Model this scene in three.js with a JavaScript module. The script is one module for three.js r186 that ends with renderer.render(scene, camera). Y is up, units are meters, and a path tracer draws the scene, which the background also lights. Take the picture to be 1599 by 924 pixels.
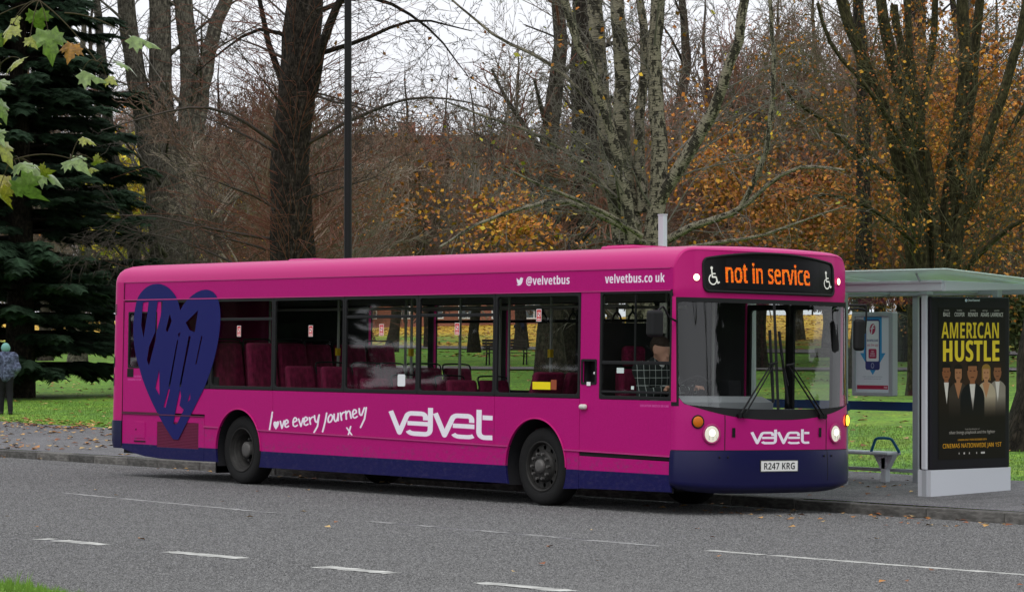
import * as THREE from 'three';
import { mergeGeometries } from 'three/addons/utils/BufferGeometryUtils.js';
import { RoundedBoxGeometry } from 'three/addons/geometries/RoundedBoxGeometry.js';

// ---------------------------------------------------------------- camera, sky, sun, exposure
const scene = new THREE.Scene();
const YAW = 0.9019;
const camera = new THREE.PerspectiveCamera(11.417, 1599 / 924, 0.5, 1500);
camera.position.set(24.392, 1.7986, 19.64);
camera.rotation.set(0, YAW, 0);
camera.setViewOffset(1599, 924, 0, -62.75, 1599, 924);      // lens shift: uprights stay upright

const renderer = new THREE.WebGLRenderer({ antialias: true });
renderer.toneMapping = THREE.LinearToneMapping;
renderer.toneMappingExposure = 1.08;
renderer.shadowMap.enabled = true;

function mulberry(a) { return () => { a = (a + 0x6d2b79f5) | 0; let t = Math.imul(a ^ (a >>> 15), 1 | a); t = (t + Math.imul(t ^ (t >>> 7), 61 | t)) ^ t; return ((t ^ (t >>> 14)) >>> 0) / 4294967296; }; }
function hash2(x, y, s) { let h = Math.imul(x, 374761393) ^ Math.imul(y, 668265263) ^ Math.imul(s, 2147483647 - 1274126177); h = Math.imul(h ^ (h >>> 13), 1274126177); return ((h ^ (h >>> 16)) >>> 0) / 4294967296; }
// value noise that wraps every p cells
function vnoise(x, y, s, p = 1e6) {
  const ix = Math.floor(x), iy = Math.floor(y), fx = x - ix, fy = y - iy, u = fx * fx * (3 - 2 * fx), v = fy * fy * (3 - 2 * fy), w = (n) => ((n % p) + p) % p;
  const a = hash2(w(ix), w(iy), s), b = hash2(w(ix + 1), w(iy), s), c = hash2(w(ix), w(iy + 1), s), d = hash2(w(ix + 1), w(iy + 1), s);
  return a + (b - a) * u + (c - a) * v + (a - b - c + d) * u * v;
}
function fbm(x, y, s, oct = 4, p = 1e6) { let r = 0, a = 0.5, n = 0; for (let i = 0; i < oct; i++) { r += a * vnoise(x, y, s + i * 17, p); n += a; a *= 0.5; x *= 2; y *= 2; p *= 2; } return r / n; }

{ // overcast sky: a bright even cloud sheet, a little lighter overhead
  const W = 512, H = 256, d = new Float32Array(W * H * 4);
  for (let j = 0; j < H; j++) for (let i = 0; i < W; i++) {
    const el = ((j + 0.5) / H - 0.5) * Math.PI, az = (i / W) * Math.PI * 2, y = Math.sin(el), k = 1 / (Math.max(y, 0) + 0.25);
    const cl = fbm(10 + Math.cos(az) * k * 0.9 * Math.cos(el), 10 + Math.sin(az) * k * 0.9 * Math.cos(el), 5, 4) - 0.5;
    const L = (0.88 + 0.50 * Math.max(0, y)) * (1 + 0.22 * cl), o = (j * W + i) * 4;
    d[o] = L * 0.965; d[o + 1] = L * 0.985; d[o + 2] = L * 1.04; d[o + 3] = 1;
  }
  const t = new THREE.DataTexture(d, W, H, THREE.RGBAFormat, THREE.FloatType);
  t.mapping = THREE.EquirectangularReflectionMapping; t.magFilter = THREE.LinearFilter; t.wrapS = THREE.RepeatWrapping; t.needsUpdate = true;
  scene.background = t; scene.environment = t;
}
const sun = new THREE.DirectionalLight(new THREE.Color(1, 0.97, 0.92), 0.9);
sun.position.set(40, 90, 55); sun.target.position.set(0, 0, 0);
sun.shadow.radius = 45; sun.castShadow = true; sun.shadow.mapSize.set(4096, 4096);
Object.assign(sun.shadow.camera, { left: -90, right: 60, top: 70, bottom: -70, near: 1, far: 400 });
scene.add(sun, sun.target);

// ---------------------------------------------------------------- helpers
const R = Math.PI / 180, lerp = (a, b, t) => a + (b - a) * t, clamp = (x, a = 0, b = 1) => Math.min(b, Math.max(a, x));
const V = (x, y, z) => new THREE.Vector3(x, y, z);
const taken = {};
function numbered(n) { const k = taken[n] = (taken[n] ?? -1) + 1; return k ? n + '_' + String(k).padStart(3, '0') : n; }
function tag(o, label, category, group, kind) { if (label) o.userData.label = label; if (category) o.userData.category = category; if (group) o.userData.group = group; if (kind) o.userData.kind = kind; return o; }
function thing(name, label, category, pos = [0, 0, 0], turn = 0, group) {
  const o = new THREE.Group(); o.name = numbered(name); o.position.set(...pos); o.rotation.y = turn; scene.add(o);
  return tag(o, label, category, group);
}
function part(name, geo, mat, parent, label) { const m = new THREE.Mesh(geo, mat); m.name = parent === scene ? numbered(name) : name; parent.add(m); if (label) m.userData.label = label; return m; }
function sub(name, parent, label) { const g = new THREE.Group(); g.name = name; parent.add(g); if (label) g.userData.label = label; return g; }
function structure(name, geo, mat) { return tag(part(name, geo, mat, scene), null, null, null, 'structure'); }
const col = (r, g, b) => new THREE.Color().setRGB(r, g, b);
const std = (r, g, b, rough = 0.8, o = {}) => new THREE.MeshPhysicalMaterial({ color: col(r, g, b), roughness: rough, specularIntensity: 0.4, ...o });
const phys = (r, g, b, rough = 0.4, o = {}) => new THREE.MeshPhysicalMaterial({ color: col(r, g, b), roughness: rough, ...o });
function dataTex(w, h, fn, srgb, rx = 1, ry = 1) {
  const d = new Uint8Array(w * h * 4);
  for (let j = 0; j < h; j++) for (let i = 0; i < w; i++) { const c = fn(i, j), o = (j * w + i) * 4; if (c.length) { d[o] = c[0]; d[o + 1] = c[1]; d[o + 2] = c[2]; } else d[o] = d[o + 1] = d[o + 2] = c; d[o + 3] = 255; }
  const t = new THREE.DataTexture(d, w, h); t.wrapS = t.wrapT = THREE.RepeatWrapping; t.magFilter = THREE.LinearFilter; t.repeat.set(rx, ry);
  if (srgb) t.colorSpace = THREE.SRGBColorSpace; t.needsUpdate = true; return t;
}
function canvasTex(w, h, draw) { const c = document.createElement('canvas'); c.width = w; c.height = h; draw(c.getContext('2d'), w, h); const t = new THREE.CanvasTexture(c); t.colorSpace = THREE.SRGBColorSpace; t.anisotropy = 8; return t; }
const box = (x0, y0, z0, x1, y1, z1) => new THREE.BoxGeometry(x1 - x0, y1 - y0, z1 - z0).translate((x0 + x1) / 2, (y0 + y1) / 2, (z0 + z1) / 2);
const rbox = (x0, y0, z0, x1, y1, z1, r = 0.01, n = 2) => new RoundedBoxGeometry(x1 - x0, y1 - y0, z1 - z0, n, Math.min(r, (x1 - x0) / 2.01, (y1 - y0) / 2.01, (z1 - z0) / 2.01)).translate((x0 + x1) / 2, (y0 + y1) / 2, (z0 + z1) / 2);
const merge = (...g) => mergeGeometries(g.flat().map((x) => { const y = x.index ? x.toNonIndexed() : x; for (const k of Object.keys(y.attributes)) if (!['position', 'normal', 'uv'].includes(k)) y.deleteAttribute(k); if (!y.attributes.uv) y.setAttribute('uv', new THREE.BufferAttribute(new Float32Array(y.attributes.position.count * 2), 2)); return y; }));
const pipe = (pts, r, n = 8, seg, closed = false) => new THREE.TubeGeometry(new THREE.CatmullRomCurve3(pts.map((p) => V(...p)), closed, 'catmullrom', 0.3), seg ?? pts.length * 6, r, n, closed);
function bar(a, b, r, n = 8, r2 = r) { const A = V(...a), B = V(...b), d = B.clone().sub(A), g = new THREE.CylinderGeometry(r2, r, d.length(), n); g.applyQuaternion(new THREE.Quaternion().setFromUnitVectors(V(0, 1, 0), d.clone().normalize())); return g.translate((A.x + B.x) / 2, (A.y + B.y) / 2, (A.z + B.z) / 2); }
function poly(pts) { const s = new THREE.Shape(); pts.forEach((p, i) => (i ? s.lineTo(...p) : s.moveTo(...p))); return s; }
function rr(x0, y0, x1, y1, r = 0.03, P = new THREE.Shape()) { P.moveTo(x0 + r, y0); P.lineTo(x1 - r, y0); P.absarc(x1 - r, y0 + r, r, -Math.PI / 2, 0); P.lineTo(x1, y1 - r); P.absarc(x1 - r, y1 - r, r, 0, Math.PI / 2); P.lineTo(x0 + r, y1); P.absarc(x0 + r, y1 - r, r, Math.PI / 2, Math.PI); P.lineTo(x0, y0 + r); P.absarc(x0 + r, y0 + r, r, Math.PI, Math.PI * 1.5); return P; }
const hole = (...a) => rr(...a, new THREE.Path());
function slab(shape, depth, z0 = 0, bevel = 0, seg = 12) { // front face at z = z0
  return new THREE.ExtrudeGeometry(shape, { depth: depth - bevel * 2, bevelEnabled: bevel > 0, bevelThickness: bevel, bevelSize: bevel, bevelOffset: -bevel, bevelSegments: 1, curveSegments: seg }).translate(0, 0, z0 - depth + bevel);
}
// collects tubes into one geometry
class Tubes {
  constructor() { this.p = []; this.n = []; this.u = []; this.i = []; }
  add(pts, rad, sides = 5, noise = 0, rnd) {
    const m = pts.length, base = this.p.length / 3; let len = 0; const X = V(0, 0, 0), Y = V(0, 0, 0), T = V(0, 0, 0);
    let ref = Math.abs(pts[m - 1].y - pts[0].y) > pts[m - 1].distanceTo(pts[0]) * 0.9 ? V(1, 0, 0) : V(0, 1, 0);
    for (let k = 0; k < m; k++) {
      T.copy(pts[Math.min(k + 1, m - 1)]).sub(pts[Math.max(k - 1, 0)]).normalize(); X.crossVectors(T, ref).normalize(); Y.crossVectors(T, X);
      if (k) len += pts[k].distanceTo(pts[k - 1]);
      for (let s = 0; s <= sides; s++) {
        const a = (s % sides) / sides * Math.PI * 2, c = Math.cos(a), d = Math.sin(a); let r = rad[k];
        if (noise) r *= 1 + noise * (vnoise(Math.cos(a) * 1.6 + 7, len * 0.9 + Math.sin(a) * 1.6 + (rnd ?? 0), 3) - 0.5) + noise * 0.6 * (vnoise(a * 3.2, len * 0.35 + (rnd ?? 0), 9) - 0.5);
        const x = X.x * c + Y.x * d, y = X.y * c + Y.y * d, z = X.z * c + Y.z * d;
        this.p.push(pts[k].x + x * r, pts[k].y + y * r, pts[k].z + z * r); this.n.push(x, y, z); this.u.push(s / sides * Math.max(1, Math.round(rad[0] * 6.3)), len);
      }
    }
    for (let k = 0; k < m - 1; k++) for (let s = 0; s < sides; s++) { const a = base + k * (sides + 1) + s, b = a + sides + 1; this.i.push(a, a + 1, b, b, a + 1, b + 1); }
  }
  geo() {
    const g = new THREE.BufferGeometry(); g.setAttribute('position', new THREE.Float32BufferAttribute(this.p, 3)); g.setAttribute('normal', new THREE.Float32BufferAttribute(this.n, 3)); g.setAttribute('uv', new THREE.Float32BufferAttribute(this.u, 2)); g.setIndex(this.i); return g;
  }
  get empty() { return !this.i.length; }
}
function grid(nu, nv, fn) { // fn(u, v) -> [x, y, z, s, t]
  const p = [], t = [], ix = [];
  for (let j = 0; j <= nv; j++) for (let i = 0; i <= nu; i++) { const q = fn(i / nu, j / nv); p.push(q[0], q[1], q[2]); t.push(q[3] ?? i / nu, q[4] ?? j / nv); }
  for (let j = 0; j < nv; j++) for (let i = 0; i < nu; i++) { const a = j * (nu + 1) + i, b = a + nu + 1; ix.push(a, a + 1, b, a + 1, b + 1, b); }
  const g = new THREE.BufferGeometry(); g.setAttribute('position', new THREE.Float32BufferAttribute(p, 3)); g.setAttribute('uv', new THREE.Float32BufferAttribute(t, 2)); g.setIndex(ix); g.computeVertexNormals(); return g;
}
function instances(name, geo, mat, list, parent, colors) { // list of Matrix4
  const m = new THREE.InstancedMesh(geo, mat, list.length); m.name = parent === scene ? numbered(name) : name;
  list.forEach((x, i) => { m.setMatrixAt(i, x); if (colors) m.setColorAt(i, colors[i]); });
  m.userData.kind = 'stuff'; parent.add(m); return m;
}
const M4 = (x, y, z, rx, ry, rz, s = 1, sy = s, sz = s) => new THREE.Matrix4().compose(V(x, y, z), new THREE.Quaternion().setFromEuler(new THREE.Euler(rx, ry, rz)), V(s, sy, sz));
// a spot in the world seen from the pavement opposite: u, v are places in the photograph, d the distance along the view
const FWD = V(-Math.sin(YAW), 0, -Math.cos(YAW)), RIGHT = V(Math.cos(YAW), 0, -Math.sin(YAW));
const spot = (u, v, d) => V(24.392, 1.7986 - (v - 524.75) * d / 4621.56, 19.64).addScaledVector(FWD, d).addScaledVector(RIGHT, (u - 799.5) * d / 4621.56);

// ---------------------------------------------------------------- ground, road, pavement
const roadY = (z) => z < -1.4 ? 0.0177 * -1.4 + 0.0385 * (z + 1.4) : z < 7.4 ? 0.0177 * z : 0.131 - 0.012 * (z - 7.4);
const paveY = (z) => -0.015 - 0.025 * z;
const paveEdge = (x) => -6.02 + 0.062 * Math.min(x, 0) - 0.05 * Math.max(0, x) + 0.05 * Math.sin(x * 1.3);
const verge = (x) => 9.86 + 0.12 * Math.sin(x * 1.7) + 0.25 * Math.max(0, x - 6.4) - 0.3 * Math.min(0, x - 7);
function parkY(x, z) {
  if (z > -7.6) return Math.min(paveY(z), 0.18) - 0.012;
  const d = -z; let y = 0.163 + 0.0148 * (d - 7.6);
  if (d > 80) y += 0.016 * (d - 80); if (d > 155) y -= 0.022 * (d - 155);
  return y + 0.05 * (fbm(x * 0.09, z * 0.09, 31, 3) - 0.5) * clamp((d - 8) / 10);
}
const groundY = (x, z) => z < -5.4 ? parkY(x, z) : z < 9.6 ? -0.35 : 0.1 + clamp((z - 9.8) / 1.2) * 0.16;
function withColors(g, fn) { const p = g.attributes.position, c = new Float32Array(p.count * 3); for (let i = 0; i < p.count; i++) c.set(fn(p.getX(i), p.getY(i), p.getZ(i)), i * 3); g.setAttribute('color', new THREE.BufferAttribute(c, 3)); return g; }
const TEX = {}, MARKS = [];
{
  const n = 1024, rnd = mulberry(11), w = new Float32Array(n * n); for (let i = 0; i < n * n; i++) w[i] = rnd();
  const at = (i, j) => w[((j + n) % n) * n + ((i + n) % n)];
  const stone = new Float32Array(n * n);
  for (let j = 0; j < n; j++) for (let i = 0; i < n; i++) stone[j * n + i] = (at(i, j) * 2 + at(i + 1, j) + at(i, j + 1) + at(i - 1, j) + at(i, j - 1) + at(i + 1, j + 1)) / 7;
  TEX.asphalt = dataTex(n, n, (i, j) => { const s = stone[j * n + i], f = fbm(i / 64, j / 64, 3, 4, 16), q = fbm(i / 7, j / 7, 19, 2, 146) - 0.5, v = 98 + (s - 0.5) * 240 + q * 46 + (f - 0.5) * 30; return [clamp(v, 15, 250), clamp(v * 0.995, 15, 250), clamp(v * 1.015, 15, 250)]; }, true);
  TEX.asphaltBump = dataTex(n, n, (i, j) => clamp(128 + (stone[j * n + i] - 0.5) * 420, 0, 255), false);
  TEX.fine = dataTex(512, 512, (i, j) => { const s = at(i, j) * 0.5 + at(i + 1, j) * 0.25 + at(i, j + 1) * 0.25; return clamp(128 + (s - 0.5) * 130 + (fbm(i / 32, j / 32, 8, 4, 16) - 0.5) * 90, 0, 255); }, false);
  TEX.tone = dataTex(512, 512, (i, j) => { const v = clamp(205 + (at(i, j) - 0.5) * 44 + (fbm(i / 40, j / 40, 41, 4, 512 / 40 | 0) - 0.5) * 120, 0, 255); return [v, v, v]; }, true);
  TEX.grass = dataTex(n, n, (i, j) => { const a = fbm(i / 9, j / 9, 13, 3, 113), f = fbm(i / 128, j / 128, 15, 3, 8), s = at(i, j), k = 0.5 + (a - 0.5) * 1.5 + (s - 0.5) * 0.55 + (f - 0.5) * 0.5; return [clamp(48 + 112 * k, 0, 255), clamp(82 + 118 * k, 0, 255), clamp(14 + 38 * k, 0, 255)]; }, true);
  TEX.bark = dataTex(256, 512, (i, j) => { const r = Math.abs(fbm(i / 13, j / 70, 21, 4, 512) - 0.5) * 2, q = fbm(i / 30, j / 30, 23, 3, 512), v = 92 + 130 * Math.pow(r, 0.6) + (q - 0.5) * 90; return [clamp(v, 20, 255), clamp(v * 0.97, 20, 255), clamp(v * 0.92, 20, 255)]; }, true);
  TEX.barkBump = dataTex(256, 512, (i, j) => clamp(255 * Math.pow(Math.abs(fbm(i / 13, j / 70, 21, 4, 512) - 0.5) * 2, 0.5), 0, 255), false);
  TEX.birch = dataTex(256, 512, (i, j) => { const b = fbm(i / 40, j / 5, 61, 3, 512), m = fbm(i / 26, j / 60, 63, 4, 512), d = b > 0.62 ? 0.45 : 1, v = (m > 0.56 ? 95 : 196) * d + (fbm(i / 6, j / 6, 65, 2) - 0.5) * 60; return [clamp(v * 1.0, 20, 255), clamp(v * 0.99, 20, 255), clamp(v * 0.93, 20, 255)]; }, true);
}
const copyTex = (t, rx, ry) => { const c = t.clone(); c.repeat.set(rx, ry); c.needsUpdate = true; return c; };
{
  // one sheet out to the horizon
  const zs = [], xs = [];
  for (let z = 60; z > 12; z -= 3) zs.push(z); for (let z = 12; z >= 9; z -= 0.25) zs.push(z); zs.push(8.6, -5.3, -5.4, -5.8, -6.3, -6.8, -7.2, -7.6);
  for (let d = 8.2; d < 700; d *= 1.045) zs.push(-d);
  for (let x = -640; x <= 340; x += Math.abs(x + 25) < 55 ? 1.2 : 9) xs.push(x);
  const nu = xs.length - 1, nv = zs.length - 1;
  const g = grid(nu, nv, (u, v) => { const x = xs[Math.round(u * nu)], z = zs[Math.round(v * nv)]; return [x, groundY(x, z), z, x / 5, z / 5]; });
  withColors(g, (x, y, z) => {
    const d = -z, f = fbm(x * 0.16, z * 0.16, 71, 4), lit = clamp((f - 0.42) * 5) * clamp((d - 62) / 25) * (0.4 + 0.6 * clamp(fbm(x * 0.03, z * 0.06, 73, 2) * 3 - 0.9)), lit2 = clamp(lit + clamp((d - 92) / 14) * 0.85), k = 0.8 + 0.4 * fbm(x * 0.4, z * 0.4, 75, 3);
    return [lerp(0.62 + 0.22 * clamp(fbm(x * 0.5, z * 0.8, 77, 3) * 3 - 1.3), 3.4, lit2) * k, lerp(0.78, 1.05, lit2) * k, lerp(0.5, 0.7, lit2) * k];   // leaf litter on the far bank is brown
  });
  structure('ground', g, new THREE.MeshStandardMaterial({ map: TEX.grass, vertexColors: true, roughness: 0.95, bumpMap: TEX.fine, bumpScale: 0.02 }));

  const road = grid(180, 46, (u, v) => { const x = lerp(-110, 60, u), z = lerp(-2.45, 12.5, v); return [x, roadY(z), z, x / 4.2, z / 4.2]; });
  withColors(road, (x, y, z) => { const k = 0.80 + 0.34 * fbm(x * 0.35, z * 1.1, 81, 5) + 0.22 * (fbm(x * 0.05, z * 2.6, 83, 3) - 0.5) - (z < -1.9 ? 0.2 * fbm(x * 2, 1, 87, 2) : 0); return [k, k, k]; });
  structure('road', road, new THREE.MeshStandardMaterial({ map: TEX.asphalt, vertexColors: true, roughness: 0.9, bumpMap: TEX.asphaltBump, bumpScale: 0.006, color: col(0.80, 0.795, 0.785) }));

  const pave = grid(200, 12, (u, v) => { const x = lerp(-110, 60, u), z = lerp(-2.6, paveEdge(x), v); return [x, paveY(z) + 0.004 * fbm(x, z, 85, 2), z, x / 3.1, z / 3.1]; });
  withColors(pave, (x, y, z) => { const k = 0.62 + 0.34 * fbm(x * 0.5, z * 0.7, 91, 4); return [k * 1.0, k * 0.985, k * 0.97]; });
  structure('pavement', pave, new THREE.MeshStandardMaterial({ map: TEX.asphalt, vertexColors: true, roughness: 0.9, bumpMap: TEX.asphaltBump, bumpScale: 0.003 }));
  // slabs under the kerb line keep daylight from passing under the pavement
  const kerb = thing('kerb', 'long line of worn grey granite kerb stones between road and pavement', 'kerb', [0, 0, 0]); kerb.userData.kind = 'structure';
  delete kerb.userData.category; delete kerb.userData.label;
  const rnd = mulberry(5), mats = [0, 1, 2, 3, 4].map((i) => std(0.20 + 0.035 * i, 0.195 + 0.033 * i, 0.18 + 0.03 * i, 0.9, { map: TEX.tone, bumpMap: TEX.fine, bumpScale: 0.02 }));
  let x = -70;
  while (x < 24) {
    const L = 0.75 + rnd() * 0.45, top = 0.047 + (rnd() - 0.5) * 0.014, g = new RoundedBoxGeometry(L - 0.012, 0.3, 0.155, 2, 0.018), p = g.attributes.position;
    for (let i = 0; i < p.count; i++) p.setXYZ(i, p.getX(i), p.getY(i) + 0.012 * (vnoise((p.getX(i) + x) * 5, p.getZ(i) * 9, 97) - 0.5), p.getZ(i) + 0.014 * (vnoise((p.getX(i) + x) * 4, p.getY(i) * 9, 99) - 0.5));
    const s = part('kerb_stone', g, mats[Math.floor(rnd() * 5)], kerb); s.position.set(x + L / 2, top - 0.15, -2.53 + (rnd() - 0.5) * 0.012); s.rotation.set((rnd() - 0.5) * 0.03, (rnd() - 0.5) * 0.012, 0);
    x += L;
  }
  // worn white paint: each mark a thin ragged sheet
  const paint = std(0.62, 0.62, 0.58, 0.8, { map: TEX.tone }), paintWorn = std(0.40, 0.40, 0.39, 0.85, { map: TEX.tone });
  const marks = thing('road_marking', null, null); marks.userData = { kind: 'structure' };
  const mark = (name, pts, w, mat, seed, gap) => {
    MARKS.push([pts[0], pts.at(-1), w]);
    const p = [], ix = [], n = Math.ceil(V(pts[0][0], 0, pts[0][1]).distanceTo(V(pts.at(-1)[0], 0, pts.at(-1)[1])) / 0.07); let k = 0;
    for (let i = 0; i <= n; i++) {
      const t = i / n * (pts.length - 1), a = Math.min(pts.length - 2, Math.floor(t)), f = t - a, X = lerp(pts[a][0], pts[a + 1][0], f), Z = lerp(pts[a][1], pts[a + 1][1], f), e = vnoise(i * 0.9, 1, seed) - 0.5, e2 = vnoise(i * 0.9, 7, seed) - 0.5, W = w * (1 + 0.25 * e);
      p.push(X, roadY(Z - W / 2) + 0.004, Z - W / 2 + e2 * w * 0.2, X, roadY(Z + W / 2) + 0.004, Z + W / 2 + e * w * 0.2);
      if (i && !(gap && vnoise(i * 0.3, 3, seed) < gap)) ix.push(k - 2, k - 1, k, k, k - 1, k + 1);
      k += 2;
    }
    const g = new THREE.BufferGeometry(); g.setAttribute('position', new THREE.Float32BufferAttribute(p, 3)); g.setAttribute('uv', new THREE.Float32BufferAttribute(p.filter((_, i) => i % 3 !== 1), 2)); g.setIndex(ix); g.computeVertexNormals();
    part(name, g, mat, marks);
  };
  for (const [a, b, z] of [[0.95, 1.85, 7.57], [2.88, 3.82, 7.56], [4.79, 5.74, 7.5], [6.74, 7.56, 7.43], [8.55, 9.45, 7.38], [-1.0, -0.05, 7.6], [10.5, 11.4, 7.33], [-2.9, -2.0, 7.6]]) mark('centre_dash', [[a, z + 0.02], [b, z - 0.03]], 0.16, paint, Math.round(a * 7) + 50, 0.12);
  mark('edge_line', [[-4.45, 3.18], [-2.2, 3.33], [0.13, 3.46]], 0.11, paintWorn, 7, 0.2);
  mark('edge_line', [[1.79, 3.49], [3.9, 3.51], [5.97, 3.53]], 0.11, paintWorn, 8, 0.24);
  mark('edge_line', [[6.6, 3.54], [8.5, 3.45], [10.4, 3.3]], 0.12, paint, 9, 0.22);
  // park paths
  const pathMat = std(0.30, 0.28, 0.27, 0.95, { map: copyTex(TEX.tone, 1, 1) });
  const path = (pts, w) => { const c = new THREE.CatmullRomCurve3(pts.map(([X, Z]) => V(X, 0, Z))), n = 80; structure('park_path', grid(n, 3, (u, v) => { const p = c.getPoint(u), t = c.getTangent(u), X = p.x - t.z * (v - 0.5) * w, Z = p.z + t.x * (v - 0.5) * w; return [X, parkY(X, Z) + 0.05, Z, u * 40, v * 2]; }), pathMat); };
  path([[-140, -31], [-90, -37], [-55, -43], [-30, -50], [0, -62], [40, -75]], 3.4);
  path([[-150, -80], [-95, -75], [-62, -70], [-30, -72], [20, -90]], 5.5);
}

// ---------------------------------------------------------------- the bus (own axes: x along it, offside at z = 0, nearside at z = -2.4)
const bus = thing('bus', 'magenta single-deck bus with navy skirt and big navy heart, standing at the shelter', 'bus');
bus.rotation.x = -0.0177;
const M = {
  pink: phys(0.47, 0.006, 0.155, 0.45, { specularIntensity: 0.3, clearcoat: 0.15, clearcoatRoughness: 0.2 }), navy: phys(0.007, 0.007, 0.05, 0.28, { specularIntensity: 0.6 }),
  rail: phys(0.47, 0.03, 0.20, 0.35), rubber: std(0.012, 0.012, 0.013, 0.65), black: std(0.006, 0.006, 0.007, 0.5), gloss: phys(0.008, 0.008, 0.01, 0.12, { clearcoat: 1 }),
  tyre: std(0.013, 0.013, 0.013, 0.85, { bumpMap: TEX.fine, bumpScale: 0.004 }), rim: std(0.055, 0.053, 0.05, 0.6, { metalness: 0.3, map: TEX.tone }), hub: std(0.12, 0.115, 0.11, 0.55, { metalness: 0.4 }),
  glass: phys(0.87, 0.89, 0.88, 0.02, { transmission: 1, thickness: 0, ior: 1.6 }), clear: phys(0.91, 0.93, 0.92, 0.02, { transmission: 1, thickness: 0, ior: 1.6 }),
  dark: std(0.014, 0.014, 0.016, 0.9), inside: std(0.09, 0.09, 0.095, 0.8), floor: std(0.06, 0.06, 0.065, 0.9), grey: std(0.20, 0.21, 0.22, 0.7), seat: std(0.20, 0.012, 0.055, 0.9, { map: TEX.tone, bumpMap: TEX.fine, bumpScale: 0.004 }),
  pole: std(0.22, 0.22, 0.21, 0.4, { metalness: 0.4 }), yellow: std(0.5, 0.33, 0.01, 0.6), white: std(0.8, 0.8, 0.8, 0.6), steel: std(0.45, 0.45, 0.45, 0.35, { metalness: 0.7 }), red: std(0.5, 0.02, 0.02, 0.6),
};
const railY = (x) => 0.612 - 0.0105 * (x - 1);

// --- livery print over the whole offside: x -9..2.2, y 0.15..2.55
const LX0 = -9, LX1 = 2.2, LY0 = 0.15, LY1 = 2.55, LW = 2048, LH = 512;
const px = (x) => (x - LX0) / (LX1 - LX0) * LW, py = (y) => (LY1 - y) / (LY1 - LY0) * LH;
const PINK = '#b6205f', NAVY = '#22255c', HEART = '#15195f';
function stroke(c, pts, w) { c.lineWidth = w; c.beginPath(); pts.forEach((p, i) => { if (!i) c.moveTo(p[0], p[1]); else if (p.length === 4) c.quadraticCurveTo(...p); else c.lineTo(p[0], p[1]); }); c.stroke(); }
function velvet(c) { // the wordmark in its own units, 685 wide and 222 high
  c.lineCap = 'butt'; c.lineJoin = 'round'; const W = 34;
  stroke(c, [[17, 36], [78, 190], [128, 62], [140, 46, 160, 46], [225, 46], [252, 48, 252, 76], [252, 92]], W);
  stroke(c, [[270, 118], [131, 118]], W - 2);
  stroke(c, [[284, 0], [284, 150], [284, 192, 246, 192], [176, 192], [146, 192, 135, 172]], W);
  stroke(c, [[316, 36], [378, 190], [430, 62], [442, 46, 462, 46], [525, 46], [552, 48, 552, 76], [552, 92]], W);
  stroke(c, [[570, 118], [431, 118]], W - 2);
  stroke(c, [[564, 184], [546, 194, 524, 194], [476, 194], [446, 194, 435, 176]], W - 4);
  stroke(c, [[598, -4], [598, 146], [598, 190, 640, 190], [684, 188]], W);
  stroke(c, [[620, 50], [684, 50]], W);
}
function handwriting(c) { // 'love every journey x', laid out in the lettering's own units
  c.lineCap = 'round'; c.lineJoin = 'round'; const w = 11;
  const S = (...p) => stroke(c, p, w);
  S([70, 145], [52, 272]);
  c.beginPath(); c.moveTo(96, 268); c.bezierCurveTo(66, 236, 76, 196, 98, 214); c.bezierCurveTo(116, 192, 130, 226, 96, 268); c.fill(); stroke(c, [[96, 264], [82, 225], [98, 218], [112, 222], [96, 264]], 5);
  S([124, 208], [136, 258], [150, 204]); S([156, 232], [176, 216], [178, 196, 164, 198], [150, 214, 158, 244], [168, 254, 180, 240]);
  S([212, 214], [234, 200], [234, 180, 220, 180], [204, 198, 212, 236], [224, 248, 238, 232]); S([246, 188], [262, 240], [276, 182]); S([284, 208], [304, 192], [304, 172, 290, 174], [276, 190, 284, 226], [296, 236, 308, 222]);
  S([316, 176], [324, 222]); S([320, 196], [330, 168, 344, 172]); S([350, 162], [352, 214, 368, 206], [380, 156]); S([380, 156], [370, 236], [346, 284]);
  S([428, 142], [420, 200], [404, 272]); S([456, 152], [432, 168, 440, 204], [456, 212, 466, 176], [468, 154, 452, 152]); S([476, 148], [474, 200, 488, 198], [502, 182, 502, 142], [502, 192]); S([516, 138], [524, 188]); S([520, 160], [530, 130, 542, 134]); S([550, 126], [554, 180]); S([552, 148], [566, 112, 576, 130], [584, 172]);
  S([594, 150], [616, 134], [618, 112, 602, 114], [588, 130, 596, 164], [606, 178, 622, 160]); S([634, 106], [634, 158, 650, 150], [666, 100]); S([678, 98], [668, 176], [644, 234]);
  stroke(c, [[558, 240], [590, 288]], 10); stroke(c, [[582, 230], [566, 296]], 10);
}
function bird(c, x, y, s) { // small bird emblem facing right... drawn from arcs
  c.save(); c.translate(x, y); c.scale(s, s); c.beginPath(); c.moveTo(0, 62); c.bezierCurveTo(14, 64, 24, 60, 32, 54); c.bezierCurveTo(20, 52, 14, 46, 12, 38); c.lineTo(21, 38); c.bezierCurveTo(10, 34, 5, 26, 5, 16); c.lineTo(14, 19); c.bezierCurveTo(4, 11, 3, 0, 8, -7); c.bezierCurveTo(20, 8, 34, 16, 50, 16); c.bezierCurveTo(46, -8, 74, -20, 88, -4); c.lineTo(101, -9); c.lineTo(93, 3); c.lineTo(104, 1); c.lineTo(93, 12); c.bezierCurveTo(94, 60, 46, 90, 0, 62); c.fill(); c.restore();
}
function grain(c, w, h, seed, amp) { const d = c.getImageData(0, 0, w, h), r = mulberry(seed); for (let i = 0; i < d.data.length; i += 4) { const k = (r() - 0.5) * amp; for (let q = 0; q < 3; q++) d.data[i + q] = clamp(d.data[i + q] + k, 0, 255); } c.putImageData(d, 0, 0); }
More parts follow.
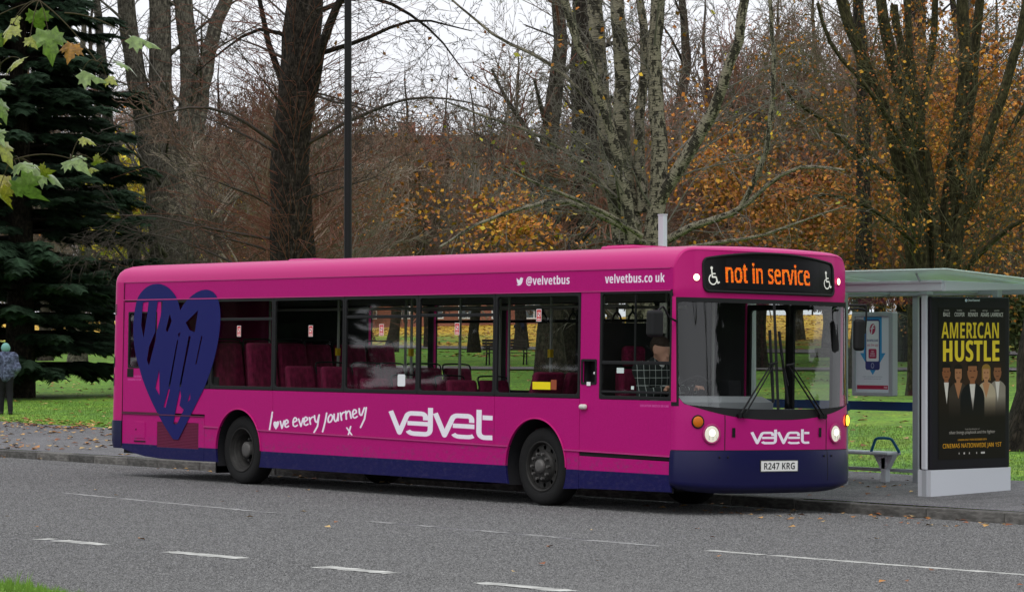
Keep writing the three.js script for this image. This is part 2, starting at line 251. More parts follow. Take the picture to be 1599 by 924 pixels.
const liveryTex = canvasTex(LW, LH, (c, w, h) => {
  c.fillStyle = '#ae1270'; c.fillRect(0, 0, w, h);
  const rnd = mulberry(77);
  c.fillStyle = '#17174a'; c.beginPath(); c.moveTo(0, h); c.lineTo(0, py(0.425)); c.lineTo(w, py(0.405)); c.lineTo(w, h); c.fill();
  // road dirt: speckle and dried splashes on the lower panels and behind the wheels
  for (let i = 0; i < 5200; i++) { const X = rnd() * w, near = Math.min(Math.abs(X - px(-0.85)), Math.abs(X - px(-6.9))) / 130, lim = lerp(0.85, 0.55, clamp(near)), Y = py(0.2 + (lim - 0.2) * rnd() ** 1.4), s = 1 + rnd() * 4.5; c.fillStyle = `rgba(${96 + rnd() * 40 | 0},${84 + rnd() * 26 | 0},${86 + rnd() * 30 | 0},${(0.06 + 0.13 * rnd()) * (Y > py(0.42) ? 0.45 : 1)})`; c.fillRect(X, Y, s * 1.8, s * (0.6 + rnd())); }
  for (let i = 0; i < 900; i++) { const X = rnd() * w, Y = py(0.7 + 1.8 * rnd()), L = 6 + rnd() * 30; c.fillStyle = `rgba(70,40,60,${0.03 + 0.07 * rnd()})`; c.fillRect(X, Y, 1.2, L); }
  c.fillStyle = c.strokeStyle = '#eeeaf2';
  c.save(); c.translate(px(-2.735), py(1.012)); const k = LW / (LX1 - LX0), kv = LH / (LY1 - LY0); c.scale(k * 1.926 / 685, kv * 0.00154); c.transform(1, 0.02, 0, 1, 0, 0); velvet(c); c.restore();
  c.save(); c.translate(px(-5.17), py(0.975)); c.scale(k * 3.17 / 1000, k * 2.22 / 1000 * 0.88); c.transform(1, -0.012, 0, 1, -45, -95); handwriting(c); c.restore();
  c.font = 'bold 23px sans-serif'; c.textBaseline = 'alphabetic';
  const put = (s, x0, x1, y, size) => { c.font = `bold ${size}px sans-serif`; const m = c.measureText(s).width; c.save(); c.translate(px(x0), py(y)); c.scale((px(x1) - px(x0)) / m, 1); c.fillText(s, 0, 0); c.restore(); };
  put('@velvetbus', -0.27, 0.47, 2.345, 26); put('velvetbus.co uk', 1.04, 1.975, 2.345, 26);
  bird(c, px(-0.435), py(2.415), 0.22);
  c.fillStyle = 'rgba(240,220,235,0.35)'; put('ISOLATOR SWITCH IN CAB', 1.62, 2.06, 1.085, 7); put('EMERGENCY', -8.44, -8.05, 1.275, 7); put('ENGINE STOP', -8.44, -8.1, 1.235, 7);
  grain(c, w, h, 3, 12);
});
const livery = phys(1, 1, 1, 0.42, { map: liveryTex, specularIntensity: 0.2, clearcoat: 0.05, clearcoatRoughness: 0.2 });
function liveryUV(g) { const p = g.attributes.position, u = g.attributes.uv; for (let i = 0; i < p.count; i++) u.setXY(i, (p.getX(i) - LX0) / (LX1 - LX0), (p.getY(i) - LY0) / (LY1 - LY0)); return g; }
const sidePanel = (name, shape, z0 = 0, bev = 0.003, label) => part(name, liveryUV(slab(shape, 0.03, z0, bev)), livery, bus, label);
// arches
const ARCH = [[-5.83, 0.415, 0.5], [-0.065, 0.415, 0.512]];
const archPts = ([cx, cy, r], a0, a1, n = 24) => Array.from({ length: n + 1 }, (_, i) => { const a = lerp(a0, a1, i / n); return [cx + r * Math.cos(a), cy + r * Math.sin(a)]; });
const archX = ([cx, cy, r], y, s) => cx + s * Math.sqrt(r * r - (y - cy) ** 2);
const G = 0.004;
{
  const [A, B] = ARCH, aA = (y, s) => Math.atan2(y - A[1], archX(A, y, s) - A[0]), aB = (y, s) => Math.atan2(y - B[1], archX(B, y, s) - B[0]);
  // rear engine door with its window opening, and the flap panel below
  const door = rr(-8.555, 0.832, -7.655, 2.235, 0.01); door.holes.push(hole(-8.43, 1.40, -7.75, 2.10, 0.03)); sidePanel('engine_door', door);
  const low = poly([[-8.555, 0.36], [-8.3, 0.312], [-8.0, 0.275], [-7.6, 0.256], [-6.6, 0.254], [-6.6, 0.802], [-8.555, 0.802]]); low.holes.push(hole(-7.71, 0.40, -6.73, 0.72, 0.01)); sidePanel('engine_panel', low);
  // perforated grille: slats over a dark box
  const gr = []; for (let i = 0; i < 17; i++) gr.push(box(-7.71, 0.404 + i * 0.0188, -0.02, -6.73, 0.414 + i * 0.0188, -0.004)); for (let i = 0; i < 52; i++) gr.push(box(-7.706 + i * 0.0188, 0.40, -0.022, -7.697 + i * 0.0188, 0.72, -0.008));
  part('engine_grille', merge(gr), std(0.16, 0.02, 0.06, 0.7), bus); part('grille_box', box(-7.72, 0.39, -0.1, -6.72, 0.73, -0.04), M.dark, bus);
  sidePanel('access_flap', rr(-8.245, 0.50, -7.99, 0.712, 0.012), 0.006, 0.003); part('flap_catch', merge(box(-8.25, 0.455, 0, -7.98, 0.47, 0.008), box(-8.21, 0.60, 0.006, -8.195, 0.62, 0.012)), M.dark, bus);
  sidePanel('side_panel', poly([[-7.645, 0.832], [-6.594, 0.832], [-6.594, railY(-6.6)], [archX(A, railY(-6.3), -1), railY(-6.3)], ...archPts(A, Math.PI - Math.asin((railY(-6.3) - A[1]) / A[2]), Math.asin((railY(-5.4) - A[1]) / A[2])), [-5.093, railY(-5.09)], [-5.093, 1.148], [-7.645, 1.148]]));
  const yl = railY(-6.4) - 0.016;
  sidePanel('side_panel', poly([[-6.594, 0.255], [archX(A, 0.257, -1), 0.257], ...archPts(A, Math.PI + Math.asin((A[1] - 0.257) / A[2]), Math.PI - Math.asin((yl - A[1]) / A[2]), 10), [-6.594, yl]]));
  const y2 = railY(-5.2) - 0.016, y3 = railY(-0.6) - 0.016;
  sidePanel('skirt_panel', poly([[archX(A, 0.225, 1), 0.225], [-2.79, 0.222], [archX(B, 0.218, -1), 0.218], ...archPts(B, Math.PI + Math.asin((B[1] - 0.218) / B[2]), Math.PI - Math.asin((y3 - B[1]) / B[2]), 10), ...archPts(A, Math.asin((y2 - A[1]) / A[2]), -Math.asin((A[1] - 0.225) / A[2]), 10)]));
  sidePanel('side_panel', poly([[-5.087, railY(-5.08)], [-0.788, railY(-0.78)], [-0.788, 1.148], [-5.087, 1.148]]));
  const yr = railY(-0.5), yr2 = railY(0.4);
  sidePanel('side_panel', poly([[-0.782, railY(-0.78)], [archX(B, yr, -1), yr], ...archPts(B, Math.PI - Math.asin((yr - B[1]) / B[2]), Math.asin((yr2 - B[1]) / B[2])), [0.653, railY(0.65)], [0.653, 1.148], [-0.782, 1.148]]));
  sidePanel('skirt_panel', poly([[archX(B, 0.2, 1), 0.2], [0.653, 0.21], [0.653, railY(0.65) - 0.016], [archX(B, yr2 - 0.016, 1), yr2 - 0.016], ...archPts(B, Math.asin((yr2 - 0.016 - B[1]) / B[2]), -Math.asin((B[1] - 0.2) / B[2]), 10)]));
  const cab = poly([[0.659, railY(0.66)], [2.098, railY(2.1)], [2.098, 1.148], [0.968, 1.148], [0.968, 2.262], [0.659, 2.262]]); cab.holes.push(hole(0.69, 1.31, 0.918, 1.55, 0.015)); sidePanel('cab_panel', cab);
  sidePanel('skirt_panel', poly([[0.659, 0.215], [2.098, 0.232], [2.098, railY(2.1) - 0.062], [0.659, railY(0.66) - 0.062]]));
  part('door_slot', box(0.66, railY(1.4) - 0.056, -0.02, 2.098, railY(1.4) - 0.02, -0.008), M.rubber, bus);
  sidePanel('cantrail_panel', poly([[-8.555, 2.268], [2.10, 2.268], [2.10, 2.489], [-8.555, 2.489]]));
  part('gutter', box(-8.555, 2.256, -0.02, 2.07, 2.268, 0.010), M.rail, bus); part('roof_moulding', box(-8.555, 2.483, -0.01, 2.06, 2.494, 0.008), M.rail, bus);
  // dark filler above the engine door and behind the seams
  part('door_header', box(-8.56, 2.238, -0.03, -7.65, 2.256, -0.004), M.rubber, bus);
  part('seam_backing', merge(box(-8.56, 0.30, -0.045, -6.35, 0.39, -0.032), box(-8.56, 0.74, -0.045, -6.34, 1.3, -0.032), box(-8.56, 0.4, -0.045, -7.75, 0.75, -0.032), box(-6.7, 0.26, -0.045, -6.34, 0.75, -0.032), box(-6.34, 0.93, -0.045, -5.3, 1.14, -0.032), box(-5.32, 0.23, -0.045, -0.6, 1.14, -0.032), box(-0.6, 0.94, -0.045, 0.45, 1.14, -0.032), box(0.46, 0.22, -0.045, 2.1, 1.14, -0.032), box(-8.56, 2.25, -0.045, 2.09, 2.48, -0.032)), M.dark, bus);
  // rub rail in three lengths, double strip at the engine door, arch lips
  const railBar = (x0, x1) => { const g = box(x0, -0.008, -0.01, x1, 0.008, 0.014), p = g.attributes.position; for (let i = 0; i < p.count; i++) p.setY(i, p.getY(i) + railY(p.getX(i)) - 0.008); return g; };
  part('rub_rail', merge(railBar(-6.594, archX(A, 0.67, -1)), railBar(archX(A, 0.66, 1), archX(B, 0.63, -1)), railBar(archX(B, 0.61, 1), 2.098)), M.rail, bus);
  part('door_strip', merge(box(-8.56, 0.803, -0.01, -6.6, 0.815, 0.012), box(-8.56, 0.82, -0.01, -7.66, 0.831, 0.012)), std(0.12, 0.03, 0.06, 0.6), bus);
  for (const a of ARCH) {
    const rim = archPts(a, 0.02, Math.PI - 0.02, 40).map(([x, y]) => [x, y, 0.004]); part('arch_lip', pipe(rim, 0.009, 6, 60), M.pink, bus);
    part('wheel_housing', grid(30, 1, (u, v) => { const t = lerp(-0.42, Math.PI + 0.42, u); return [a[0] + (a[2] + 0.004) * Math.cos(t), a[1] + (a[2] + 0.004) * Math.sin(t), -0.004 - v * 0.62]; }), M.dark, bus);
    part('housing_wall', slab(poly(archPts(a, -0.42, Math.PI + 0.42)), 0.02, -0.62), M.dark, bus);
  }
  // rear window in the engine door, vents, catches, filler, mirror-side fittings
  part('vent_grille', merge(...[0, 1, 2, 3].map((i) => box(-8.445, 1.285 + i * 0.024, -0.002, -8.30, 1.298 + i * 0.024, 0.005)), box(-8.45, 1.275, -0.01, -8.295, 1.385, 0.002)), M.dark, bus);
  part('ticket_recess', merge(box(0.69, 1.31, -0.12, 0.918, 1.55, -0.1)), M.black, bus); part('recess_frame', slab((() => { const s = rr(0.678, 1.298, 0.93, 1.562, 0.02); s.holes.push(hole(0.70, 1.32, 0.908, 1.54, 0.015)); return s; })(), 0.012, 0.008), M.rubber, bus);
  part('recess_lamp', new THREE.SphereGeometry(0.018, 12, 8).scale(2, 1, 1).translate(0.84, 1.415, -0.06), M.white, bus); part('recess_label', box(0.78, 1.285, 0.008, 0.84, 1.325, 0.011), M.white, bus);
  part('side_repeater', merge(new THREE.CapsuleGeometry(0.028, 0.055, 6, 12).rotateZ(Math.PI / 2).translate(0.735, 1.065, 0.018)), std(0.62, 0.60, 0.55, 0.3), bus);
  part('repeater_base', slab(rr(0.672, 1.028, 0.79, 1.102, 0.02), 0.01, 0.008), M.pink, bus);
}
// --- windows of the offside
function window_(name, x0, x1, y0, y1, { r = 0.04, fr = 0.035, hopper, split, mat = M.glass, z = 0, parent = bus, label } = {}) {
  const w = sub(name, parent, label), s = rr(x0, y0, x1, y1, 0.02); s.holes.push(hole(x0 + fr, y0 + fr * 1.2, x1 - fr, y1 - fr, r));
  part('window_frame', slab(s, 0.03, z + 0.004, 0.003), M.rubber, w);
  part('pane', new THREE.PlaneGeometry(x1 - x0 - fr, y1 - y0 - fr).translate((x0 + x1) / 2, (y0 + y1) / 2, z - 0.012), mat, w);
  if (hopper) part('hopper_bar', rbox(x0 + fr, hopper - 0.018, z - 0.02, x1 - fr, hopper + 0.018, z + 0.002, 0.006), M.rubber, w);
  return w;
}
window_('window', -8.44, -7.74, 1.39, 2.11, { fr: 0.02 });
window_('window', -7.645, -6.487, 1.152, 2.254);
window_('window', -6.483, -5.092, 1.152, 2.254, { hopper: 2.005 });
window_('window', -5.088, -3.622, 1.152, 2.254);
window_('window', -3.618, -2.192, 1.152, 2.254, { hopper: 2.02 });
window_('window', -2.188, -0.79, 1.152, 2.254, { hopper: 2.03 });
window_('window', -0.786, 0.655, 1.152, 2.254);
{
  const w = window_('cab_window', 0.972, 2.098, 1.152, 2.262, { fr: 0.03 });
  part('sliding_rail', merge(rbox(1.0, 1.51, -0.03, 2.07, 1.545, 0.0, 0.006), rbox(1.0, 1.215, -0.03, 2.07, 1.24, 0.0, 0.006), rbox(1.495, 1.54, -0.03, 1.52, 2.23, -0.014, 0.005)), M.rubber, w);
  for (const b of [box(1.24, 1.42, -0.009, 1.35, 1.475, -0.006), box(1.47, 1.255, -0.009, 1.51, 1.29, -0.006)]) part('window_sticker', b, std(0.6, 0.68, 0.66, 0.6), w);
}
{ // stickers on the glass
  const noSmoke = canvasTex(64, 96, (c) => { c.fillStyle = '#f2f0ee'; c.fillRect(0, 0, 64, 96); c.fillStyle = '#c2272d'; c.fillRect(4, 4, 56, 88); c.fillStyle = '#fff'; c.beginPath(); c.arc(32, 42, 24, 0, 7); c.fill(); c.strokeStyle = '#c2272d'; c.lineWidth = 7; c.beginPath(); c.arc(32, 42, 18, 0, 7); c.moveTo(19, 29); c.lineTo(45, 55); c.stroke(); c.fillStyle = '#333'; c.fillRect(18, 39, 28, 5); c.fillStyle = '#fff'; c.fillRect(10, 76, 44, 6); });
  const m = new THREE.MeshStandardMaterial({ map: noSmoke, roughness: 0.6 });
  for (const [x, y] of [[-5.86, 1.86], [-4.32, 1.86], [-2.90, 1.87], [-1.48, 1.88], [-0.05, 2.02]]) part('no_smoking_sticker', new THREE.PlaneGeometry(0.085, 0.13).translate(x, y, -0.0085), m, bus);
  part('white_sticker', slab(rr(-2.575, 1.235, -2.43, 1.37, 0.02), 0.002, -0.007), std(0.75, 0.76, 0.78, 0.6), bus);
  part('yellow_notice', box(-0.14, 1.235, -0.0105, 0.16, 1.315, -0.007), std(0.82, 0.66, 0.01, 0.6), bus);
  part('red_notice', box(0.17, 1.235, -0.0105, 0.26, 1.34, -0.007), std(0.30, 0.07, 0.03, 0.6), bus);
}
{ // navy heart of brush strokes, a vinyl film over panels and glass
  const X0 = -8.36, X1 = -6.16, Y0 = 0.46, Y1 = 2.52, w = 1024, h = Math.round(1024 * (Y1 - Y0) / (X1 - X0));
  const t = canvasTex(w, h, (c) => {
    // outlined in units of the zoomed sketch: 548 x 924 covering x -8.42..-6.1, y 0.38..2.55
    const fx = (a) => (-8.42 + a / 548 * 2.33 - X0) / (X1 - X0) * w, fy = (b) => (Y1 - (2.555 - b / 924 * 2.17)) / (Y1 - Y0) * h, k = w / (X1 - X0) * 2.33 / 548;
    const S = (pts, lw) => { c.lineWidth = lw * k; c.beginPath(); pts.forEach((p, i) => { if (!i) c.moveTo(fx(p[0]), fy(p[1])); else if (p.length === 4) c.quadraticCurveTo(fx(p[0]), fy(p[1]), fx(p[2]), fy(p[3])); else c.lineTo(fx(p[0]), fy(p[1])); }); c.stroke(); };
    c.strokeStyle = c.fillStyle = '#14175e'; c.lineCap = 'round'; c.lineJoin = 'round';
    c.beginPath(); c.moveTo(fx(44), fy(128)); c.bezierCurveTo(fx(75), fy(38), fx(190), fy(-5), fx(264), fy(108)); c.quadraticCurveTo(fx(282), fy(140), fx(290), fy(186)); c.bezierCurveTo(fx(320), fy(120), fx(400), fy(60), fx(450), fy(82)); c.bezierCurveTo(fx(505), fy(100), fx(512), fy(190), fx(508), fy(262)); c.bezierCurveTo(fx(500), fy(380), fx(470), fy(500), fx(420), fy(610)); c.lineTo(fx(290), fy(872)); c.lineTo(fx(262), fy(872)); c.bezierCurveTo(fx(190), fy(780), fx(100), fy(620), fx(66), fy(500)); c.bezierCurveTo(fx(20), fy(380), fx(15), fy(240), fx(44), fy(128)); c.fill();
    c.globalCompositeOperation = 'destination-out';
    const cut = (...p) => { c.beginPath(); p.forEach((q, i) => (i ? c.lineTo(fx(q[0]), fy(q[1])) : c.moveTo(fx(q[0]), fy(q[1])))); c.closePath(); c.fill(); };
    cut([80, 140], [112, 132], [106, 200], [86, 330], [72, 262]); cut([164, 134], [192, 136], [180, 220], [152, 330], [156, 200]); cut([152, 300], [158, 330], [120, 480], [108, 452], [118, 380]);
    cut([232, 205], [244, 240], [222, 300], [212, 290]); cut([388, 186], [372, 300], [344, 290], [322, 250]); cut([294, 300], [286, 330], [280, 310]);
    cut([276, 342], [282, 344], [240, 592], [232, 590]); cut([340, 320], [350, 325], [300, 592], [292, 590]); cut([408, 320], [414, 322], [384, 470], [378, 470]);
    cut([164, 570], [178, 500], [182, 640], [158, 600]); cut([232, 604], [240, 606], [216, 705], [206, 700]); cut([296, 604], [302, 640], [294, 690], [318, 712], [300, 750], [282, 790], [262, 790], [276, 700]); cut([352, 620], [352, 655], [338, 672]);
    c.globalCompositeOperation = 'source-over';
  });
  part('heart_graphic', grid(1, 1, (u, v) => [lerp(X0, X1, u), lerp(Y0, Y1, v), 0.0066]), new THREE.MeshPhysicalMaterial({ map: t, alphaTest: 0.5, roughness: 0.5, specularIntensity: 0.3, side: THREE.DoubleSide }), bus, 'big navy heart drawn in brush strokes');
}
// --- rear cap
const XRr = -8.56, RA = 0.36, RN = 7;
const rearP = (th, y, off = 0) => { const cs = Math.cos(th), sn = Math.abs(Math.sin(th)), t = Math.sign(cs) * Math.abs(cs) ** (2 / RN), xx = sn ** (2 / RN), l = Math.hypot(xx ** (RN - 1) / RA, Math.abs(t) ** (RN - 1) / 1.2); return [XRr - RA * xx - off * (xx ** (RN - 1) / RA) / l + 0.03 * clamp((y - 0.8) / 1.7), y, -1.2 + 1.2 * t + off * Math.sign(t) * (Math.abs(t) ** (RN - 1) / 1.2) / l]; };
const easeTh = (u) => Math.PI / 2 * (1 - Math.cos(Math.PI * u));
part('rear_cap', grid(48, 8, (u, v) => rearP(easeTh(u), lerp(0.71, 2.49, v))), M.pink, bus);
part('rear_bumper', merge(grid(48, 4, (u, v) => rearP(easeTh(u), lerp(0.40 - 0.04 * Math.cos(easeTh(u)), 0.715, v), 0.012 - 0.02 * (v < 0.1 ? 1 : 0))), grid(48, 1, (u, v) => rearP(easeTh(u), 0.715 + 0.001 * v, 0.012 * (1 - v))), grid(48, 1, (u, v) => rearP(easeTh(u), 0.56 + 0.012 * v, 0.02))), M.navy, bus);
part('rear_vent', merge(...[0, 1, 2, 3, 4, 5].map((i) => grid(6, 1, (u, v) => rearP(lerp(0.10, 0.42, u), 2.075 + i * 0.024 + v * 0.014, 0.004)))), M.black, bus);
part('rear_catch', merge(grid(4, 1, (u, v) => rearP(lerp(0.16, 0.36, u), 1.40 + v * 0.13, 0.004)), grid(4, 1, (u, v) => rearP(lerp(0.2, 0.3, u), 1.16 + v * 0.16, 0.006))), M.dark, bus);
part('rear_seam', bar([-8.565, 0.38, 0.001], [-8.555, 2.49, 0.001], 0.005, 6), M.dark, bus);
// --- nose: a plan curve swept up the front
const XB = 2.10, XA = 0.29, FN = 2.6, lean = (y) => (y < 0.95 ? 0 : (y - 0.95) * 0.075);
const thOf = (z) => { const t = clamp((z + 1.2) / 1.2, -1, 1); return Math.acos(Math.sign(t) * Math.abs(t) ** (FN / 2)); };
const noseP = (th, y, off = 0) => { const cs = Math.cos(th), sn = Math.abs(Math.sin(th)), t = Math.sign(cs) * Math.abs(cs) ** (2 / FN), xx = sn ** (2 / FN), l = Math.hypot(xx ** (FN - 1) / XA, Math.abs(t) ** (FN - 1) / 1.2); return [XB + XA * xx - lean(y) * Math.min(1, xx * 1.4) + off * (xx ** (FN - 1) / XA) / l, y, -1.2 + 1.2 * t + off * Math.sign(t) * (Math.abs(t) ** (FN - 1) / 1.2) / l]; };
const tz = (z) => Math.abs((z + 1.2) / 1.2);
function nose(zA, zB, lo, hi, off = 0, nu = 72, nv = 6) { // a skin patch between two side limits and two height curves
  const a = zA >= 0 ? 0 : thOf(zA), b = zB <= -2.4 ? Math.PI : thOf(zB), inv = (th) => Math.acos(clamp(1 - 2 * th / Math.PI, -1, 1)) / Math.PI, ua = inv(a), ub = inv(b);
  return grid(nu, nv, (u, v) => { const th = easeTh(lerp(ua, ub, u)), z = noseP(th, 1)[2], L = typeof lo === 'function' ? lo(z) : lo, H = typeof hi === 'function' ? hi(z) : hi, y = lerp(L, H, v); return [...noseP(th, y, typeof off === 'function' ? off(z, y, v) : off), z / -2.4, y]; });
}
const blackLo = (z) => 0.965 + 0.18 * tz(z) ** 2.4 + (tz(z) > 0.95 ? 1.6 * (tz(z) - 0.95) : 0), glassLo = (z) => 1.066 + 0.05 * tz(z) ** 2.4 + (tz(z) > 0.9 ? 0.14 * ((tz(z) - 0.9) / 0.1) ** 3 : 0), glassHi = (z) => 2.158 - (tz(z) > 0.94 ? 0.06 * ((tz(z) - 0.94) / 0.06) ** 3 : 0);
{
  const noseTex = canvasTex(1024, 256, (c, w, h) => { c.fillStyle = '#ae1270'; c.fillRect(0, 0, w, h); c.strokeStyle = '#eeeaf2'; c.save(); const z0 = 0.82, z1 = 1.655, y1 = 0.868; c.translate(z0 / 2.4 * w, (1.2 - y1) / 0.6 * h); c.scale((z1 - z0) / 2.4 * w / 685, 0.147 / 0.6 * h / 205); velvet(c); c.restore(); grain(c, w, h, 9, 12); });
  const g = nose(0, -2.4, 0.655, blackLo, 0, 90, 10); const p = g.attributes.position, u = g.attributes.uv; for (let i = 0; i < p.count; i++) u.setXY(i, p.getZ(i) / -2.4, (p.getY(i) - 0.6) / 0.6);
  part('nose_panel', g, phys(1, 1, 1, 0.42, { map: noseTex, specularIntensity: 0.3, clearcoat: 0.15, clearcoatRoughness: 0.2 }), bus);
  part('panel_seam', merge(nose(-0.49, -0.50, 0.66, (z) => blackLo(z) - 0.004, 0.002, 1, 6), nose(-1.91, -1.92, 0.66, (z) => blackLo(z) - 0.004, 0.002, 1, 6), nose(0, -2.4, 0.645, 0.66, 0.001, 60, 1)), M.dark, bus);
  for (const z of [-0.60, -1.81]) part('panel_latch', nose(z + 0.02, z - 0.02, 0.79, 0.885, 0.008, 2, 2), M.black, bus);
  // front bumper: swelling forward, tucked under at the bottom
  const bp = (z, y, v) => 0.003 + 0.020 * Math.sin(Math.PI * clamp(v * 0.86 + 0.1)) ** 0.6 - (v < 0.16 ? 0.10 * (1 - v / 0.16) ** 2 : 0);
  part('front_bumper', merge(nose(0, -2.4, (z) => 0.215 + 0.05 * tz(z) ** 4, 0.652, bp, 90, 18), nose(0, -2.4, 0.652, 0.655, (z, y, v) => lerp(bp(z, y, 1), -0.02, v), 90, 1)), M.navy, bus);
  for (const [z, y] of [[-0.42, 0.59], [-0.52, 0.59], [-1.86, 0.595], [-1.98, 0.595]]) part('bumper_bolt', new THREE.SphereGeometry(0.012, 8, 6).scale(0.5, 1, 1).translate(...noseP(thOf(z), y, 0.024)), M.dark, bus);
  part('bumper_seam', nose(-1.915, -1.925, 0.25, 0.65, (z, y, v) => bp(z, y, v) + 0.001, 1, 10), M.black, bus);
  // registration plate
  const pt = canvasTex(512, 112, (c, w, h) => { c.fillStyle = '#e4e4e0'; c.fillRect(0, 0, w, h); c.strokeStyle = '#222'; c.lineWidth = 4; c.strokeRect(3, 3, w - 6, h - 6); c.fillStyle = '#111'; c.font = 'bold 92px sans-serif'; const s = 'R247 KRG', m = c.measureText(s).width; c.save(); c.translate(36, 90); c.scale((w - 72) / m, 1.02); c.fillText(s, 0, 0); c.restore(); });
  const pl = sub('registration_plate', bus), pm = new THREE.MeshStandardMaterial({ map: pt, roughness: 0.5 });
  part('plate_face', new THREE.PlaneGeometry(0.52, 0.112).rotateY(Math.PI / 2).translate(2.4185, 0.497, -1.2), pm, pl); part('plate_backing', rbox(2.37, 0.437, -1.465, 2.4165, 0.557, -0.935, 0.008), M.rubber, pl);
  // windscreen
  const ws = sub('windscreen', bus);
  part('pane', nose(-0.022, -2.378, glassLo, glassHi, -0.004, 90, 8), M.clear, ws);
  part('windscreen_surround', merge(nose(0, -2.4, blackLo, (z) => glassLo(z) + 0.006, 0.002, 90, 3), nose(0, -2.4, (z) => glassHi(z) - 0.012, 2.192, 0.002, 90, 2), nose(0, -0.024, 1.1, 2.18, 0.003, 4, 6), nose(-2.376, -2.4, 1.1, 2.18, 0.003, 4, 6)), M.rubber, ws);
  part('centre_bar', nose(-1.182, -1.222, (z) => glassLo(z), glassHi, 0.006, 2, 8), M.rubber, ws);
  part('front_pillar', nose(0, -0.012, 1.14, 2.2, 0.006, 3, 4), M.pink, bus); part('front_pillar', nose(-2.388, -2.4, 1.14, 2.2, 0.006, 3, 4), M.pink, bus);
  // wipers: twin arms and upright blades
  const Q = (z, y, off) => noseP(thOf(z), y, off);
  const wiper = (b, t, k0, k1) => { const w = sub('wiper', bus); part('wiper_arm', merge(bar(Q(b[0], b[1], 0.03), Q(t[0], t[1], 0.035), 0.012, 6, 0.008), bar(Q(b[0] - 0.06, b[1], 0.03), Q(t[0] - 0.05, t[1] + 0.01, 0.035), 0.009, 6, 0.007), bar(Q(t[0] + 0.03, t[1], 0.035), Q(t[0] - 0.09, t[1] + 0.02, 0.035), 0.011, 6)), M.black, w); part('wiper_blade', merge(bar(Q(k0[0], k0[1], 0.018), Q(k1[0], k1[1], 0.018), 0.016, 6), bar(Q(k0[0], lerp(k0[1], k1[1], 0.3), 0.03), Q(k1[0], lerp(k0[1], k1[1], 0.75), 0.03), 0.01, 6)), M.black, w); part('wiper_spindle', merge(...[0, -0.06].map((d) => new THREE.CylinderGeometry(0.022, 0.028, 0.04, 10).rotateZ(Math.PI / 2).translate(...Q(b[0] + d, b[1], 0.02)))), M.black, w); };
  wiper([-0.66, 1.01], [-1.10, 1.53], [-1.115, 1.88], [-1.125, 1.14]); wiper([-1.80, 1.0], [-1.34, 1.52], [-1.245, 1.87], [-1.33, 1.13]);
  // header with destination box
  const headHi = (z) => 2.49 + 0.185 * (1 - tz(z) ** 22);
  part('destination_header', nose(0, -2.4, 2.192, headHi, (z, y, v) => (v < 0.2 ? -0.012 * (1 - v / 0.2) : 0), 110, 14), M.pink, bus);
  const dw = 2048, dh = 448, dz0 = -0.303, dz1 = -2.118, dLo = 2.258, dHi = (z) => 2.585 + 0.078 * (1 - ((z + 1.21) / 0.9) ** 2), roundA = (z, r = 0.05) => { const e = Math.min(dz0 - z, z - dz1); return e < r ? r - Math.sqrt(Math.max(0, r * r - (r - e) ** 2)) : 0; };
  const U = (z) => (dz0 - z) / (dz0 - dz1) * dw, Y = (y) => (2.68 - y) / 0.44 * dh;
  const chair = (c, z, y, s) => { c.save(); c.translate(U(z), Y(y)); c.scale(s, s); c.lineCap = 'round'; c.lineJoin = 'round'; c.beginPath(); c.arc(-8, -88, 17, 0, 7); c.fill(); stroke(c, [[-8, -66], [-2, 2], [46, 2], [68, 62], [86, 54]], 17); stroke(c, [[-4, -32], [36, -32]], 13); c.lineWidth = 14; c.beginPath(); c.arc(4, 26, 50, -2.1, 0.0, true); c.arc(4, 26, 50, 0.45, 0.5); c.stroke(); c.restore(); };
  const base = canvasTex(dw, dh, (c) => { c.fillStyle = '#0a0a0c'; c.fillRect(0, 0, dw, dh); c.fillStyle = '#131316'; c.fillRect(U(-0.58), Y(2.60), U(-1.88) - U(-0.58), Y(2.29) - Y(2.60)); c.fillStyle = c.strokeStyle = '#f0efe4'; chair(c, -0.405, 2.405, 1.02); chair(c, -2.01, 2.405, 1.02); });
  // LED matrix: the words rastered to 20 rows of dots
  const rows = 22, cols = 124, small = document.createElement('canvas'); small.width = cols; small.height = rows; { const c = small.getContext('2d'); c.fillStyle = '#fff'; c.font = '21px sans-serif'; const s = 'not in service', m = c.measureText(s).width; c.save(); c.translate(1, 17.5); c.scale((cols - 3) / m, 1); c.fillText(s, 0, 0); c.restore(); }
  const bits = small.getContext('2d').getImageData(0, 0, cols, rows).data;
  const glow = canvasTex(dw, dh, (c) => { c.fillStyle = '#000'; c.fillRect(0, 0, dw, dh); const zA = -0.545, zB = -1.765, r = mulberry(4); for (let j = 0; j < rows; j++) for (let i = 0; i < cols; i++) { const a = bits[(j * cols + i) * 4 + 3]; if (a < 105) continue; const x = U(lerp(zA, zB, (i + 0.5) / cols)), y = Y(lerp(2.585, 2.300, (j + 0.5) / rows)), q = r(); c.fillStyle = `rgb(255,${84 + q * 60 | 0},${8 + q * 14 | 0})`; c.beginPath(); c.arc(x, y, 6.1, 0, 7); c.fill(); } });
  const d = sub('destination_display', bus), g2 = nose(dz0, dz1, (z) => dLo + roundA(z), (z) => dHi(z) - roundA(z), 0.006, 90, 6), p2 = g2.attributes.position, u2 = g2.attributes.uv; for (let i = 0; i < p2.count; i++) { const z = p2.getZ(i); u2.setXY(i, (dz0 - z) / (dz0 - dz1), (p2.getY(i) - 2.24) / 0.44); }
  part('display_screen', g2, new THREE.MeshPhysicalMaterial({ map: base, emissiveMap: glow, emissive: col(1.15, 1.15, 1.15), roughness: 0.3, specularIntensity: 0.4 }), d);
